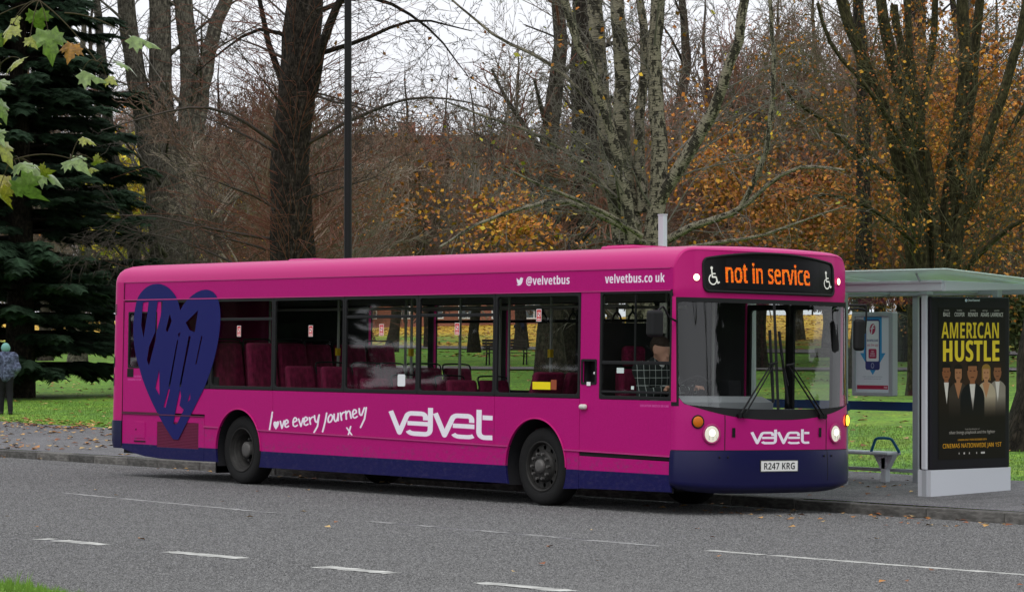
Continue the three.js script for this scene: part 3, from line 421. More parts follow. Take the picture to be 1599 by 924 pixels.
  const ring = []; for (let i = 0; i <= 60; i++) { const z = lerp(dz0, dz1, i / 60); ring.push(noseP(thOf(z), dHi(z) - roundA(z), 0.01)); } for (let i = 0; i <= 60; i++) { const z = lerp(dz1, dz0, i / 60); ring.push(noseP(thOf(z), dLo + roundA(z), 0.01)); }
  part('display_rim', pipe(ring, 0.014, 6, 240, true), M.rubber, d);
  // lamps
  const face = (z, y) => { const th = thOf(z), a = V(...noseP(th, y)), b = V(...noseP(th, y, 1)); return { a, q: new THREE.Quaternion().setFromUnitVectors(V(0, 0, 1), b.sub(a).setY(0.02).normalize()) }; };
  const lamp = (name, z, y, r, mat, bez, fwd = 0) => { const { a, q } = face(z, y), o = sub(name, bus), f = V(0, 0, 1).applyQuaternion(q).multiplyScalar(fwd); o.position.copy(a.add(f)); o.quaternion.copy(q); part('lens', new THREE.SphereGeometry(r, 24, 10, 0, Math.PI * 2, 0, Math.PI / 2).rotateX(Math.PI / 2).scale(1, 1, 0.35), mat, o); if (bez) part('bezel', new THREE.TorusGeometry(r * 1.06, r * 0.14, 8, 28), bez, o); return o; };
  const headM = phys(0.95, 0.96, 0.95, 0.05, { transmission: 1, thickness: 0 }), amberOff = std(0.55, 0.14, 0.01, 0.25), amberOn = std(0.8, 0.4, 0.02, 0.3, { emissive: col(5, 2.2, 0.12) }), markM = std(0.9, 0.8, 0.6, 0.3, { emissive: col(2.6, 1.7, 1.1) });
  for (const z of [-0.335, -2.067]) { const h = lamp('headlight', z, 0.822, 0.088, headM, std(0.35, 0.03, 0.14, 0.3), 0.006); part('reflector', new THREE.SphereGeometry(0.09, 24, 8, 0, Math.PI * 2, 0, Math.PI / 2).rotateX(Math.PI / 2).scale(1, 1, -0.02).translate(0, 0, 0.002), std(0.75, 0.74, 0.70, 0.25, { metalness: 0.4, emissive: col(0.75, 0.72, 0.60) }), h); part('bulb', new THREE.SphereGeometry(0.034, 14, 10).scale(1, 1, 0.4).translate(0, 0.012, 0.012), std(1, 1, 1, 0.4, { emissive: col(2.5, 2.4, 2.0) }), h); for (const q of [-0.045, 0.0, 0.045]) part('lens_ridge', box(q - 0.003, -0.06, 0.026, q + 0.003, -0.02, 0.030), std(0.5, 0.5, 0.48, 0.3), h); }
  lamp('indicator_lamp', -0.185, 0.945, 0.058, amberOff, M.black, 0.004); lamp('indicator_lamp', -2.30, 0.958, 0.058, amberOn, M.black, 0.012);
  lamp('marker_lamp', -0.225, 2.395, 0.036, markM, M.pink, 0.004); lamp('marker_lamp', -2.22, 2.408, 0.036, markM, M.pink, 0.008);
  // roof: rings drawn in from the outline, plus the two hatches
  const out = [], nF = 60, nR = 40, nS = 24;
  for (let i = 0; i <= nF; i++) { const q = noseP(easeTh(i / nF), 2.6); out.push([q[0], q[2], headHi(q[2]) , 1]); }
  for (let i = 1; i < nS; i++) out.push([lerp(XB, XRr, i / nS), -2.4, 2.49, 0]);
  for (let i = 0; i <= nR; i++) { const q = rearP(easeTh(1 - i / nR), 2.49); out.push([q[0], q[2], 2.49, -1]); }
  for (let i = 1; i < nS; i++) out.push([lerp(XRr, XB, i / nS), 0, 2.49, 0]);
  const prof = [[0, 0], [0.012, 0.30], [0.045, 0.58], [0.10, 0.79], [0.19, 0.92], [0.34, 0.985], [0.7, 1.0], [1.19, 1.01]];
  part('roof', grid(out.length, prof.length - 1, (u, v) => { const o = out[Math.round(u * out.length) % out.length], k = prof[Math.round(v * (prof.length - 1))], s = k[0], zt = (o[1] + 1.2) / 1.2, top = 2.705 + 0.035 * (1 - Math.min(1, Math.abs(zt) * (1 - s / 1.2)) ** 2), xi = o[3] > 0 ? Math.min(1, (o[0] - XB) / 0.16) : o[3] < 0 ? -0.45 * Math.min(1, (XRr - o[0]) / 0.2) : 0; return [o[0] - xi * Math.min(s, 0.6), lerp(o[2], Math.max(top, o[2] + 0.02), k[1]), o[1] - Math.sign(zt) * Math.min(Math.abs(o[1] + 1.2), s * Math.min(1, Math.abs(zt) * 1.05))]; }), M.pink, bus);
  part('roof_hatch', rbox(-6.25, 2.69, -1.45, -5.65, 2.775, -0.95, 0.04), M.pink, bus); { const vent = sub('roof_vent', bus); part('vent_lid', rbox(-0.12, 2.70, -1.5, 0.42, 2.785, -0.9, 0.03), M.pink, vent); part('vent_fin', merge(...[0, 1, 2, 3, 4, 5].map((i) => box(-0.06 + i * 0.075, 2.785, -1.45, -0.03 + i * 0.075, 2.795, -0.95))), M.pink, vent); }
  part('aerial', merge(new THREE.CylinderGeometry(0.02, 0.03, 0.05, 10).translate(-0.75, 2.745, -1.0), bar([-0.75, 2.76, -1.0], [-0.78, 2.84, -1.0], 0.008, 6)), M.black, bus); part('roof_lamp', rbox(2.0, 2.71, -1.3, 2.09, 2.745, -1.15, 0.01), M.black, bus);
  // mirrors
  const mir = (name, arm, head, w, h) => { const m = sub(name, bus); part('mirror_arm', merge(...arm.map((a) => pipe(a, 0.011, 6))), M.black, m); part('mirror_head', rbox(head[0] - w[0] / 2, head[1] - h / 2, head[2] - w[1] / 2, head[0] + w[0] / 2, head[1] + h / 2, head[2] + w[1] / 2, 0.04, 3), M.rubber, m); return m; };
  mir('door_mirror', [[[2.16, 1.95, 0.0], [2.16, 1.99, 0.10], [2.15, 2.09, 0.17], [2.16, 2.04, 0.25], [2.16, 1.95, 0.28]]], [2.165, 1.92, 0.29], [0.11, 0.17], 0.27);
  mir('door_mirror', [[[2.26, 2.165, -2.33], [2.32, 2.165, -2.42], [2.36, 2.16, -2.47], [2.365, 2.05, -2.475], [2.36, 1.87, -2.46]], [[2.26, 2.125, -2.34], [2.32, 2.13, -2.43], [2.36, 2.115, -2.47]]], [2.35, 1.855, -2.385], [0.08, 0.14], 0.335);
}
// --- wheels
function wheel(x, z, y, deep, flip) {
  const w = sub('wheel', bus); w.position.set(x, y, z); if (flip) w.rotation.y = Math.PI;
  const lathe = (pts, n = 48) => new THREE.LatheGeometry(pts.map((p) => new THREE.Vector2(p[0], p[1])), n).rotateX(Math.PI / 2);
  part('tyre', lathe([[0.255, -0.235], [0.33, -0.25], [0.395, -0.235], [0.416, -0.20], [0.419, -0.12], [0.416, -0.045], [0.398, -0.012], [0.36, 0.006], [0.31, 0.004], [0.268, -0.01], [0.255, -0.02]]), M.tyre, w);
  if (!deep) {
    part('rim', lathe([[0.27, -0.004], [0.258, 0.004], [0.245, -0.012], [0.238, -0.06], [0.228, -0.07]]), M.rim, w);
    const disc = new THREE.Shape(); disc.absarc(0, 0, 0.235, 0, Math.PI * 2); for (let i = 0; i < 10; i++) { const a = (i + 0.5) / 10 * Math.PI * 2, p = new THREE.Path(); p.absarc(0.2 * Math.cos(a), 0.2 * Math.sin(a), 0.024, 0, Math.PI * 2); disc.holes.push(p); }
    part('wheel_disc', slab(disc, 0.012, -0.045, 0.002, 24), M.rim, w); part('wheel_dish', lathe([[0.172, -0.05], [0.162, -0.02], [0.14, 0.0], [0.10, 0.006], [0.075, 0.01]]), M.rim, w); part('hub_cap', lathe([[0.078, -0.01], [0.074, 0.03], [0.055, 0.042], [0.045, 0.05], [0, 0.052]], 24), M.hub, w);
    for (let i = 0; i < 10; i++) { const a = i / 10 * Math.PI * 2; part('wheel_nut', new THREE.CylinderGeometry(0.015, 0.017, 0.04, 6).rotateX(Math.PI / 2).translate(0.135 * Math.cos(a), 0.135 * Math.sin(a), 0.016), M.hub, w); }
  } else {
    part('rim', lathe([[0.27, -0.004], [0.258, 0.004], [0.248, -0.012], [0.235, -0.05], [0.205, -0.075], [0.19, -0.15], [0.185, -0.185]]), M.rim, w); part('wheel_disc', lathe([[0.187, -0.18], [0.13, -0.19], [0.10, -0.185]]), std(0.02, 0.02, 0.02, 0.8), w); part('hub_cap', lathe([[0.105, -0.19], [0.098, -0.07], [0.075, -0.055], [0.04, -0.05], [0, -0.048]], 24), M.hub, w);
    for (let i = 0; i < 10; i++) { const a = i / 10 * Math.PI * 2; part('wheel_nut', new THREE.CylinderGeometry(0.014, 0.016, 0.05, 6).rotateX(Math.PI / 2).translate(0.135 * Math.cos(a), 0.135 * Math.sin(a), -0.155), M.hub, w); }
  }
}
wheel(-0.055, -0.075, 0.419, false); wheel(-5.87, -0.075, 0.419, true); wheel(-0.055, -2.32, 0.40, false, true); wheel(-5.87, -2.32, 0.40, true, true);
// --- nearside, floor, ceiling, interior
{
  const sh = poly([[-8.56, 0.36], [-8.0, 0.275], [-6.34, 0.255], [-6.34, 0.92], [-5.32, 0.92], [-5.32, 0.225], [-0.58, 0.22], [-0.58, 0.93], [0.45, 0.93], [0.45, 0.22], [0.62, 0.22], [0.62, 2.2], [2.0, 2.2], [2.0, 0.3], [2.1, 0.3], [2.1, 2.49], [-8.56, 2.49]]);
  const bays = [[-6.45, -5.16], [-5.06, -3.70], [-3.6, -2.27], [-2.17, -0.87]]; for (const [a, b] of bays) sh.holes.push(hole(a, 1.18, b, 2.22, 0.04));
  const ns = slab(sh, 0.03, -2.37); part('nearside_panel', ns, M.pink, bus); part('inner_lining', slab(sh, 0.01, -2.352), std(0.045, 0.045, 0.048, 0.9), bus); part('blanked_window', slab(rr(-0.81, 1.152, 0.58, 2.254, 0.03), 0.01, -2.398), M.gloss, bus);
  for (const [a, b] of bays) { const w = window_('window', a - 0.04, b + 0.04, 1.152, 2.254, { z: -2.405, mat: M.clear, hopper: a < 0 && a > -6 ? 2.02 : 0, label: 'window on the far side' }); }
  const door = sub('entrance_door', bus); for (const [a, b] of [[0.64, 1.30], [1.32, 1.98]]) { const s = rr(a, 0.32, b, 2.18, 0.02); s.holes.push(hole(a + 0.05, 0.42, b - 0.05, 2.12, 0.04)); part('door_leaf', slab(s, 0.03, -2.375), M.rubber, door); part('pane', new THREE.PlaneGeometry(b - a - 0.06, 1.76).translate((a + b) / 2, 1.27, -2.39), M.clear, door); }
  part('saloon_floor', merge(box(-2.6, 0.30, -2.33, -0.62, 0.345, -0.06), box(0.46, 0.30, -2.33, 2.05, 0.345, -0.06), box(-0.62, 0.30, -1.72, 0.46, 0.345, -0.68), box(-8.5, 0.55, -1.72, -5.25, 0.60, -0.68), box(-5.3, 0.30, -2.33, -2.6, 0.345, -0.06), box(-8.5, 0.55, -2.33, -6.36, 0.60, -0.06), box(-5.27, 0.345, -2.33, -5.25, 0.6, -0.06)), M.floor, bus);
  for (const [a, b] of [[-0.64, 0.48], [-6.38, -5.28]]) for (const [p, q, r1, r2] of [[-0.70, -0.05, -0.70, -0.66], [-2.34, -1.70, -1.74, -1.70]]) part('wheel_box', merge(box(a, 0.94, p, b, 0.98, q), box(a, 0.345, r1, b, 0.94, r2)), M.inside, bus);
  part('ceiling', merge(box(-8.5, 2.40, -2.34, 2.05, 2.43, -0.05), box(-8.5, 2.235, -0.16, 0.6, 2.41, -0.05), box(-8.5, 2.235, -2.34, 0.6, 2.41, -2.24)), std(0.16, 0.16, 0.165, 0.85), bus);
  part('chassis', merge(box(-8.4, 0.28, -2.2, -6.5, 0.54, -0.2), box(-8.3, 0.42, -2.3, -6.4, 0.54, -0.1), box(-5.2, 0.24, -2.25, -0.7, 0.30, -0.12), box(-6.5, 0.30, -1.6, -5.2, 0.54, -0.8), box(-0.7, 0.26, -1.6, 0.5, 0.30, -0.8), box(0.5, 0.24, -2.25, 2.1, 0.30, -0.12), box(-5.0, 0.16, -1.9, -3.3, 0.24, -1.2), box(-2.8, 0.18, -1.0, -1.4, 0.24, -0.25), new THREE.CylinderGeometry(0.09, 0.09, 2.1, 12).rotateX(Math.PI / 2).translate(-5.87, 0.40, -1.2), new THREE.CylinderGeometry(0.07, 0.07, 2.1, 12).rotateX(Math.PI / 2).translate(-0.06, 0.38, -1.2)), M.dark, bus);
  for (const [x, y] of [[-4.66, 0.14], [-3.0, 0.15]]) part('mud_flap', box(-6.42, 0.12, -0.6, -6.40, 0.5, -0.06), M.rubber, bus) && 0;
  part('rear_bench_wall', box(-7.7, 0.6, -2.3, -7.62, 1.75, -0.1), M.seat, bus);
  // seats: one shape, many seats
  const back = new RoundedBoxGeometry(0.10, 0.72, 0.44, 3, 0.045), bp = back.attributes.position; for (let i = 0; i < bp.count; i++) { const y = bp.getY(i), k = clamp((y + 0.36) / 0.72); bp.setXYZ(i, bp.getX(i) - 0.13 * k, y, bp.getZ(i) * (1 - 0.10 * k * k)); } back.computeVertexNormals();
  const seatGeo = merge(back.translate(-0.20, 0.72, 0), rbox(-0.22, 0.34, -0.215, 0.22, 0.46, 0.215, 0.04, 3), box(-0.16, 0.0, -0.03, 0.1, 0.36, 0.03)), grab = merge(pipe([[-0.31, 0.98, -0.2], [-0.34, 1.12, -0.19], [-0.34, 1.12, 0.19], [-0.31, 0.98, 0.2]], 0.010, 6));
  const seat = (x, z, y, turn = 0, tall = 1) => { const s = part('passenger_seat', seatGeo, M.seat, bus); s.position.set(x, y, z); s.rotation.y = turn; s.scale.y = tall; if (turn === 0 && z < -0.5) part('grab_rail', grab, M.rubber, s); };
  for (const x of [-6.95, -6.25, -5.5]) for (const z of [-0.30, -0.75, -1.65, -2.1]) seat(x, z, 0.6, 0, 1.04);
  for (const x of [-4.65, -3.9]) for (const z of [-0.30, -0.75, -1.65, -2.1]) seat(x, z, 0.345, 0, 1.02);
  for (const x of [-3.1, -2.25, -1.45]) for (const z of [-0.30, -0.75]) seat(x, z, 0.345, 0, 0.90); for (const x of [-1.9, -1.1]) for (const z of [-2.1]) seat(x, z, 0.345, 0, 0.93); for (const z of [-0.30, -0.75]) seat(-0.55, z, 0.75, Math.PI, 0.62);
  for (const [x, z] of [[-6.6, -0.95], [-5.1, -0.95], [-4.4, -1.45], [-3.6, -0.95], [-2.62, -0.92], [-2.62, -1.5], [-1.75, -0.95], [-1.0, -0.95], [-0.9, -1.5], [-0.1, -0.95], [0.30, -1.5], [0.62, -1.9], [0.62, -1.35]]) part('handrail_pole', bar([x, 0.36, z], [x, 2.4, z], 0.0165, 8), M.pole, bus);
  part('ceiling_rail', merge(bar([-6.6, 2.14, -0.95], [0.3, 2.14, -0.95], 0.0165, 8), bar([-4.4, 2.14, -1.5], [0.62, 2.14, -1.5], 0.0165, 8)), M.pole, bus);
  for (const x of [-1.15, -0.62, -0.4, -0.16, 0.12, 0.38]) part('strap_handle', merge(pipe([[x - 0.075, 1.97, -0.95], [x - 0.055, 2.03, -0.95], [x, 2.075, -0.95], [x + 0.055, 2.03, -0.95], [x + 0.075, 1.97, -0.95]], 0.012, 6), bar([x - 0.075, 1.97, -0.95], [x + 0.075, 1.97, -0.95], 0.012, 6), box(x - 0.014, 2.06, -0.953, x + 0.014, 2.15, -0.947)), M.black, bus);
  part('bell_push', merge(...[[-5.1, -0.95], [-3.6, -0.95], [-1.0, -0.95], [-0.1, -0.95]].map(([x, z]) => box(x - 0.022, 1.58, z - 0.02, x + 0.022, 1.67, z + 0.028))), M.yellow, bus);
  // driver's cab
  part('cab_partition', merge(rbox(0.62, 0.345, -1.02, 0.68, 1.95, -0.06, 0.02), rbox(0.66, 0.345, -1.05, 1.55, 1.35, -1.0, 0.02)), M.dark, bus);
  part('luggage_pen', rbox(0.3, 0.345, -2.3, 0.6, 1.2, -1.75, 0.03), M.inside, bus);
  const dash = poly([[1.72, 0.35], [2.14, 0.35], [2.2, 1.14], [2.02, 1.20], [1.78, 1.13]]); part('dashboard', slab(dash, 1.25, -0.07, 0.01), M.grey, bus); part('front_shelf', slab(poly([[2.02, 0.35], [2.22, 0.35], [2.25, 1.07], [2.05, 1.07]]), 0.95, -1.35, 0.01), M.grey, bus);
  { const w = sub('steering_wheel', bus); w.position.set(1.74, 1.20, -0.55); w.rotation.z = 0.95; part('wheel_rim', new THREE.TorusGeometry(0.235, 0.016, 8, 36).rotateX(Math.PI / 2), M.black, w); part('spoke', merge(...[0, 1, 2].map((i) => bar([0, -0.03, 0], [0.23 * Math.cos(i * 2.1), 0, 0.23 * Math.sin(i * 2.1)], 0.012, 6)), bar([0, -0.4, 0], [0, 0, 0], 0.035, 8), new THREE.CylinderGeometry(0.06, 0.06, 0.03, 14)), M.black, w); }
  { const s = sub('driver_seat', bus); s.position.set(1.12, 0.345, -0.55); part('seat_back', rbox(-0.29, 0.46, -0.24, -0.15, 1.12, 0.24, 0.05, 3), M.seat, s); part('head_restraint', rbox(-0.31, 1.14, -0.14, -0.20, 1.36, 0.14, 0.045, 3), M.seat, s); part('seat_cushion', rbox(-0.24, 0.40, -0.25, 0.24, 0.52, 0.25, 0.045, 3), M.seat, s); part('seat_pedestal', box(-0.15, 0, -0.15, 0.15, 0.4, 0.15), M.dark, s); }
  part('ticket_machine', rbox(1.62, 1.05, -1.25, 1.78, 1.36, -1.08, 0.02), M.dark, bus);
  part('cab_blind', box(1.88, 1.83, -0.028, 1.985, 2.135, -0.02), std(0.20, 0.21, 0.17, 0.9, { map: TEX.tone }), bus);
}

// ---------------------------------------------------------------- trees
const bark = {
  lime: std(0.115, 0.095, 0.08, 0.95, { map: TEX.bark, bumpMap: TEX.barkBump, bumpScale: 0.09 }), grey: std(0.33, 0.315, 0.28, 0.95, { map: TEX.bark, bumpMap: TEX.barkBump, bumpScale: 0.02 }),
  birch: std(0.44, 0.40, 0.34, 0.9, { map: TEX.birch, bumpMap: TEX.fine, bumpScale: 0.012 }), moss: std(0.14, 0.132, 0.07, 0.95, { map: TEX.bark, bumpMap: TEX.barkBump, bumpScale: 0.02 }), far: std(0.13, 0.115, 0.10, 0.95, { map: TEX.bark }),
  dark: std(0.085, 0.072, 0.062, 0.95, { map: TEX.bark, bumpMap: TEX.barkBump, bumpScale: 0.03 }),
};
const twig = { red: std(0.16, 0.065, 0.045, 0.9), brown: std(0.12, 0.09, 0.066, 0.9), grey: std(0.16, 0.145, 0.125, 0.9), dark: std(0.055, 0.045, 0.038, 0.9), pale: std(0.28, 0.265, 0.235, 0.9), moss: std(0.10, 0.095, 0.05, 0.9) };
const leafMat = (r, g, b) => std(r, g, b, 0.75, { side: THREE.DoubleSide });
const tmpA = V(0, 0, 0);
function randomTurn(d, angle, rnd) { // a direction at that angle from d
  const a = Math.abs(d.y) < 0.9 ? V(0, 1, 0) : V(1, 0, 0), x = a.cross(d).normalize(), y = d.clone().cross(x), p = rnd() * Math.PI * 2;
  return d.clone().multiplyScalar(Math.cos(angle)).addScaledVector(x, Math.sin(angle) * Math.cos(p)).addScaledVector(y, Math.sin(angle) * Math.sin(p)).normalize();
}
// grows a limb and what springs from it; thick wood goes to T.wood, fine wood to T.twigs, ends to T.ends
function grow(T, p0, dir, len, r0, level, o, rnd) {
  const segs = Math.max(2, Math.min(9, Math.round(len / (o.seg ?? 0.55)))), pts = [p0.clone()], rad = [r0], d = dir.clone(), end = r0 * (o.taper ?? 0.35), step = len / segs;
  for (let i = 1; i <= segs; i++) {
    d.x += (rnd() - 0.5) * o.wig; d.y += (rnd() - 0.5) * o.wig + o.up * (level > 1 ? 1 : 0.6) - (o.droop ?? 0) * (i / segs) * (level > 1 ? 1 : 0.3); d.z += (rnd() - 0.5) * o.wig; d.normalize();
    pts.push(pts[i - 1].clone().addScaledVector(d, step)); rad.push(lerp(r0, end, i / segs));
  }
  limb(T, pts, rad, level, o, rnd, len);
}
function limb(T, pts, rad, level, o, rnd, len, from = 0.18) {
  const thick = rad[0] > (o.thr ?? 0.03);
  (thick ? T.wood : T.twigs).add(pts, rad, rad[0] > 0.15 ? 14 : rad[0] > 0.05 ? 8 : rad[0] > 0.018 ? 4 : 3, rad[0] > 0.08 ? (o.noise ?? 0.25) : 0, rnd() * 50);
  if (level >= o.levels) { T.ends.push(pts[pts.length - 1]); if (pts.length > 2) T.ends.push(pts[pts.length - 2]); return; }
  const n = Math.round((o.kids[level] ?? 3) * (level ? clamp(len / (o.ref?.[level] ?? len), 0.4, 1.6) : 1));
  for (let k = 0; k < n; k++) {
    const t = lerp(from, 1, (k + rnd()) / n), f = t * (pts.length - 1), a = Math.min(pts.length - 2, Math.floor(f)), q = pts[a].clone().lerp(pts[a + 1], f - a), r = lerp(rad[a], rad[a + 1], f - a);
    if (q.y > (o.top ?? 15)) continue;
    const d = randomTurn(tmpA.copy(pts[a + 1]).sub(pts[a]).normalize().clone(), (o.ang?.[level] ?? 0.8) * (0.7 + 0.6 * rnd()), rnd);
    if (o.flat && level === 0) { d.y *= o.flat; d.normalize(); }
    grow(T, q, d, len * (o.ratio[level] ?? 0.5) * (0.55 + 0.8 * rnd()) * (1 - 0.35 * t), Math.max(o.rmin ?? 0.006, Math.min(r * 0.75, r * (o.rr?.[level] ?? 0.5) * (0.7 + 0.6 * rnd()))), level + 1, o, rnd);
  }
}
const newTree = () => ({ wood: new Tubes(), twigs: new Tubes(), ends: [] });
const leafGeo = (() => { const g = new THREE.BufferGeometry(); g.setAttribute('position', new THREE.Float32BufferAttribute([0, 0, 0, 0.42, 0.1, 0.5, 0, -0.06, 1.1, -0.42, 0.1, 0.5], 3)); g.setAttribute('uv', new THREE.Float32BufferAttribute(new Float32Array(8), 2)); g.setIndex([0, 1, 2, 0, 2, 3]); g.computeVertexNormals(); return g; })();
function leaves(name, pts, size, colors, parent, rnd, spread = 0.25, mat = leafMat(1, 1, 1)) {
  const m = [], c = []; for (const p of pts) { m.push(M4(p.x + (rnd() - 0.5) * spread, p.y + (rnd() - 0.5) * spread, p.z + (rnd() - 0.5) * spread, rnd() * 6.3, rnd() * 6.3, rnd() * 6.3, size * (0.6 + 0.8 * rnd()))); const k = colors[Math.floor(rnd() * colors.length)], s = 0.75 + 0.5 * rnd(); c.push(col(k[0] * s, k[1] * s, k[2] * s)); }
  return instances(name, leafGeo, mat, m, parent, c);
}
const ORANGE = [[0.48, 0.19, 0.025], [0.40, 0.14, 0.02], [0.52, 0.27, 0.035], [0.26, 0.09, 0.025], [0.33, 0.16, 0.03]], YELLOW = [[0.52, 0.42, 0.035], [0.42, 0.38, 0.05], [0.34, 0.33, 0.04], [0.55, 0.36, 0.03]], RUST = [[0.36, 0.12, 0.03], [0.19, 0.07, 0.028], [0.32, 0.13, 0.03], [0.15, 0.06, 0.03], [0.36, 0.17, 0.035]];
const finish = (T, root, wm, tm) => { if (!T.wood.empty) part('trunk', T.wood.geo(), wm, root); if (!T.twigs.empty) part('crown', T.twigs.geo(), tm, root); };
// a tree whose stems are traced as (u, v) in the photograph at one distance; k.depth spreads them front to back
function tracedTree(name, label, cat, u0, d, stems, o, wm, tm, seed, group) {
  const rnd = mulberry(seed), base = spot(u0, 524.75, d); base.y = parkY(base.x, base.z) - 0.1;
  const root = thing(name, label, cat, [base.x, base.y, base.z], 0, group), T = newTree(), k = d / 4621.56;
  for (const s of stems) {
    const pts = s.p.map(([u, v, dz = 0]) => spot(u, v, d).addScaledVector(FWD, dz).sub(base)); if (s.foot) pts[0].y = 0;
    const c = new THREE.CatmullRomCurve3(pts, false, 'catmullrom', 0.5), L = c.getLength(), n = Math.max(4, Math.round(L / 0.45)), P = c.getSpacedPoints(n).map((q, i) => q.add(V((rnd() - 0.5) * 0.05, 0, (rnd() - 0.5) * 0.05).multiplyScalar(i && 1)));
    const rad = P.map((_, i) => { const t = i / n; return k / 2 * lerp(s.w[0], s.w[1], t) * (s.flare && t < 0.12 ? 1 + s.flare * (1 - t / 0.12) ** 2 : 1); });
    limb(T, P, rad, 0, { ...o, ...(s.o ?? {}) }, rnd, s.o?.L ?? o.L ?? L * 0.5, s.from ?? 0.12);
  }
  finish(T, root, wm, tm); return { root, T, rnd, base };
}
// the dark lime left of the lamp column, with a brush of red shoots from its trunk
{
  const o = { levels: 4, kids: [22, 9, 7, 4], ratio: [0.36, 0.5, 0.5, 0.5], rr: [0.075, 0.45, 0.55, 0.6], taper: 0.15, ang: [1.25, 0.7, 0.7, 0.6], wig: 0.28, up: 0.02, droop: 0.10, thr: 0.05, L: 9, ref: [9, 3.2, 1.5, 0.8], rmin: 0.007, noise: 0.34, top: 12, flat: 0.7 };
  const { root, T, rnd } = tracedTree('lime_tree', 'big dark-barked bare tree with red shoots, left of the black lamp column', 'tree', 458, 58, [
    { p: [[456, 520], [455, 400], [452, 300], [458, 200], [468, 90], [474, 0], [478, -120], [474, -260]], w: [76, 54], foot: 1, flare: 0.6 },
    { p: [[488, 150, -0.3], [505, 80, -0.6], [530, 20, -0.9], [560, -40, -1.2]], w: [17, 9], o: { kids: [9, 7, 6, 4], L: 4 } },
    { p: [[440, 130, 0.3], [415, 60, 0.5], [395, -40, 0.6]], w: [12, 6], o: { kids: [7, 6, 5, 3], L: 4 } },
    { p: [[440, 230, -0.2], [380, 190, -0.8], [330, 175, -1.2], [270, 185, -1.6], [180, 215, -2]], w: [7, 1.2], o: { kids: [8, 6, 4, 3], L: 3.5 } },
    { p: [[480, 225, -0.2], [560, 185, -0.5], [640, 160, -0.9], [720, 165, -1.3], [800, 190, -1.6]], w: [7, 1.2], o: { kids: [9, 6, 4, 3], L: 3.5 } },
    { p: [[484, 90, -0.2], [560, 70, -0.6], [650, 40, -1.0], [740, 60, -1.4]], w: [9, 1.5], o: { kids: [18, 8, 6, 4], L: 4 } }, { p: [[486, 20, 0.2], [570, -10, 0.6], [660, 30, 1.0], [730, 110, 1.3]], w: [9, 1.5], o: { kids: [18, 8, 6, 4], L: 4 } }, { p: [[460, 60, 0.3], [400, 40, 0.7], [340, 70, 1.1], [290, 110, 1.3]], w: [8, 1.5], o: { kids: [14, 8, 6, 4], L: 3.5 } },
  ], o, bark.lime, twig.dark, 101);
  const S = newTree(); // epicormic shoots
  for (let i = 0; i < 330; i++) { const h = 0.6 + 7.6 * rnd() ** 1.25, a = rnd() * 6.283, q = V(Math.cos(a) * 0.42, h, Math.sin(a) * 0.42), d = V(Math.cos(a), 0.25 + 0.5 * rnd(), Math.sin(a)).normalize(); grow(S, q, d, 0.9 + 2.2 * rnd(), 0.009, 3, { levels: 4, kids: [0, 0, 0, 4], ratio: [0, 0, 0, 0.4], ang: [0, 0, 0, 0.6], wig: 0.3, up: 0.03, droop: 0.1, thr: 1, rmin: 0.005, seg: 0.4 }, rnd); }
  part('red_shoots', S.twigs.geo(), twig.red, root);
}
// the group of grey stems behind the conifer
{
  const o = { levels: 4, kids: [12, 7, 6, 3], ratio: [0.4, 0.5, 0.5, 0.5], rr: [0.2, 0.5, 0.5, 0.6], ang: [0.95, 0.7, 0.7, 0.6], wig: 0.26, up: 0.03, droop: 0.05, thr: 0.05, L: 7.5, ref: [8, 3, 1.5, 0.8], rmin: 0.008, noise: 0.2, top: 13 };
  const { T, root, rnd } = tracedTree('grey_tree', 'tall tree of several smooth grey stems between conifer and dark lime', 'tree', 255, 76, [
    { p: [[262, 540], [255, 420], [245, 300], [222, 180], [206, 80], [196, 0], [186, -110]], w: [46, 26], foot: 1, flare: 0.4 }, { p: [[272, 540], [268, 400], [258, 250], [250, 120], [250, 0], [252, -120]], w: [48, 30], foot: 1, flare: 0.4 },
    { p: [[285, 540], [284, 380], [290, 240], [296, 120], [286, 0], [280, -110]], w: [44, 26], foot: 1, flare: 0.4 }, { p: [[295, 300], [312, 160], [330, 60], [352, 0], [372, -70]], w: [30, 18] },
    { p: [[225, 540], [212, 430], [196, 330], [176, 240], [160, 120], [150, 0]], w: [26, 12], foot: 1 },
  ], o, bark.grey, twig.grey, 102);
}
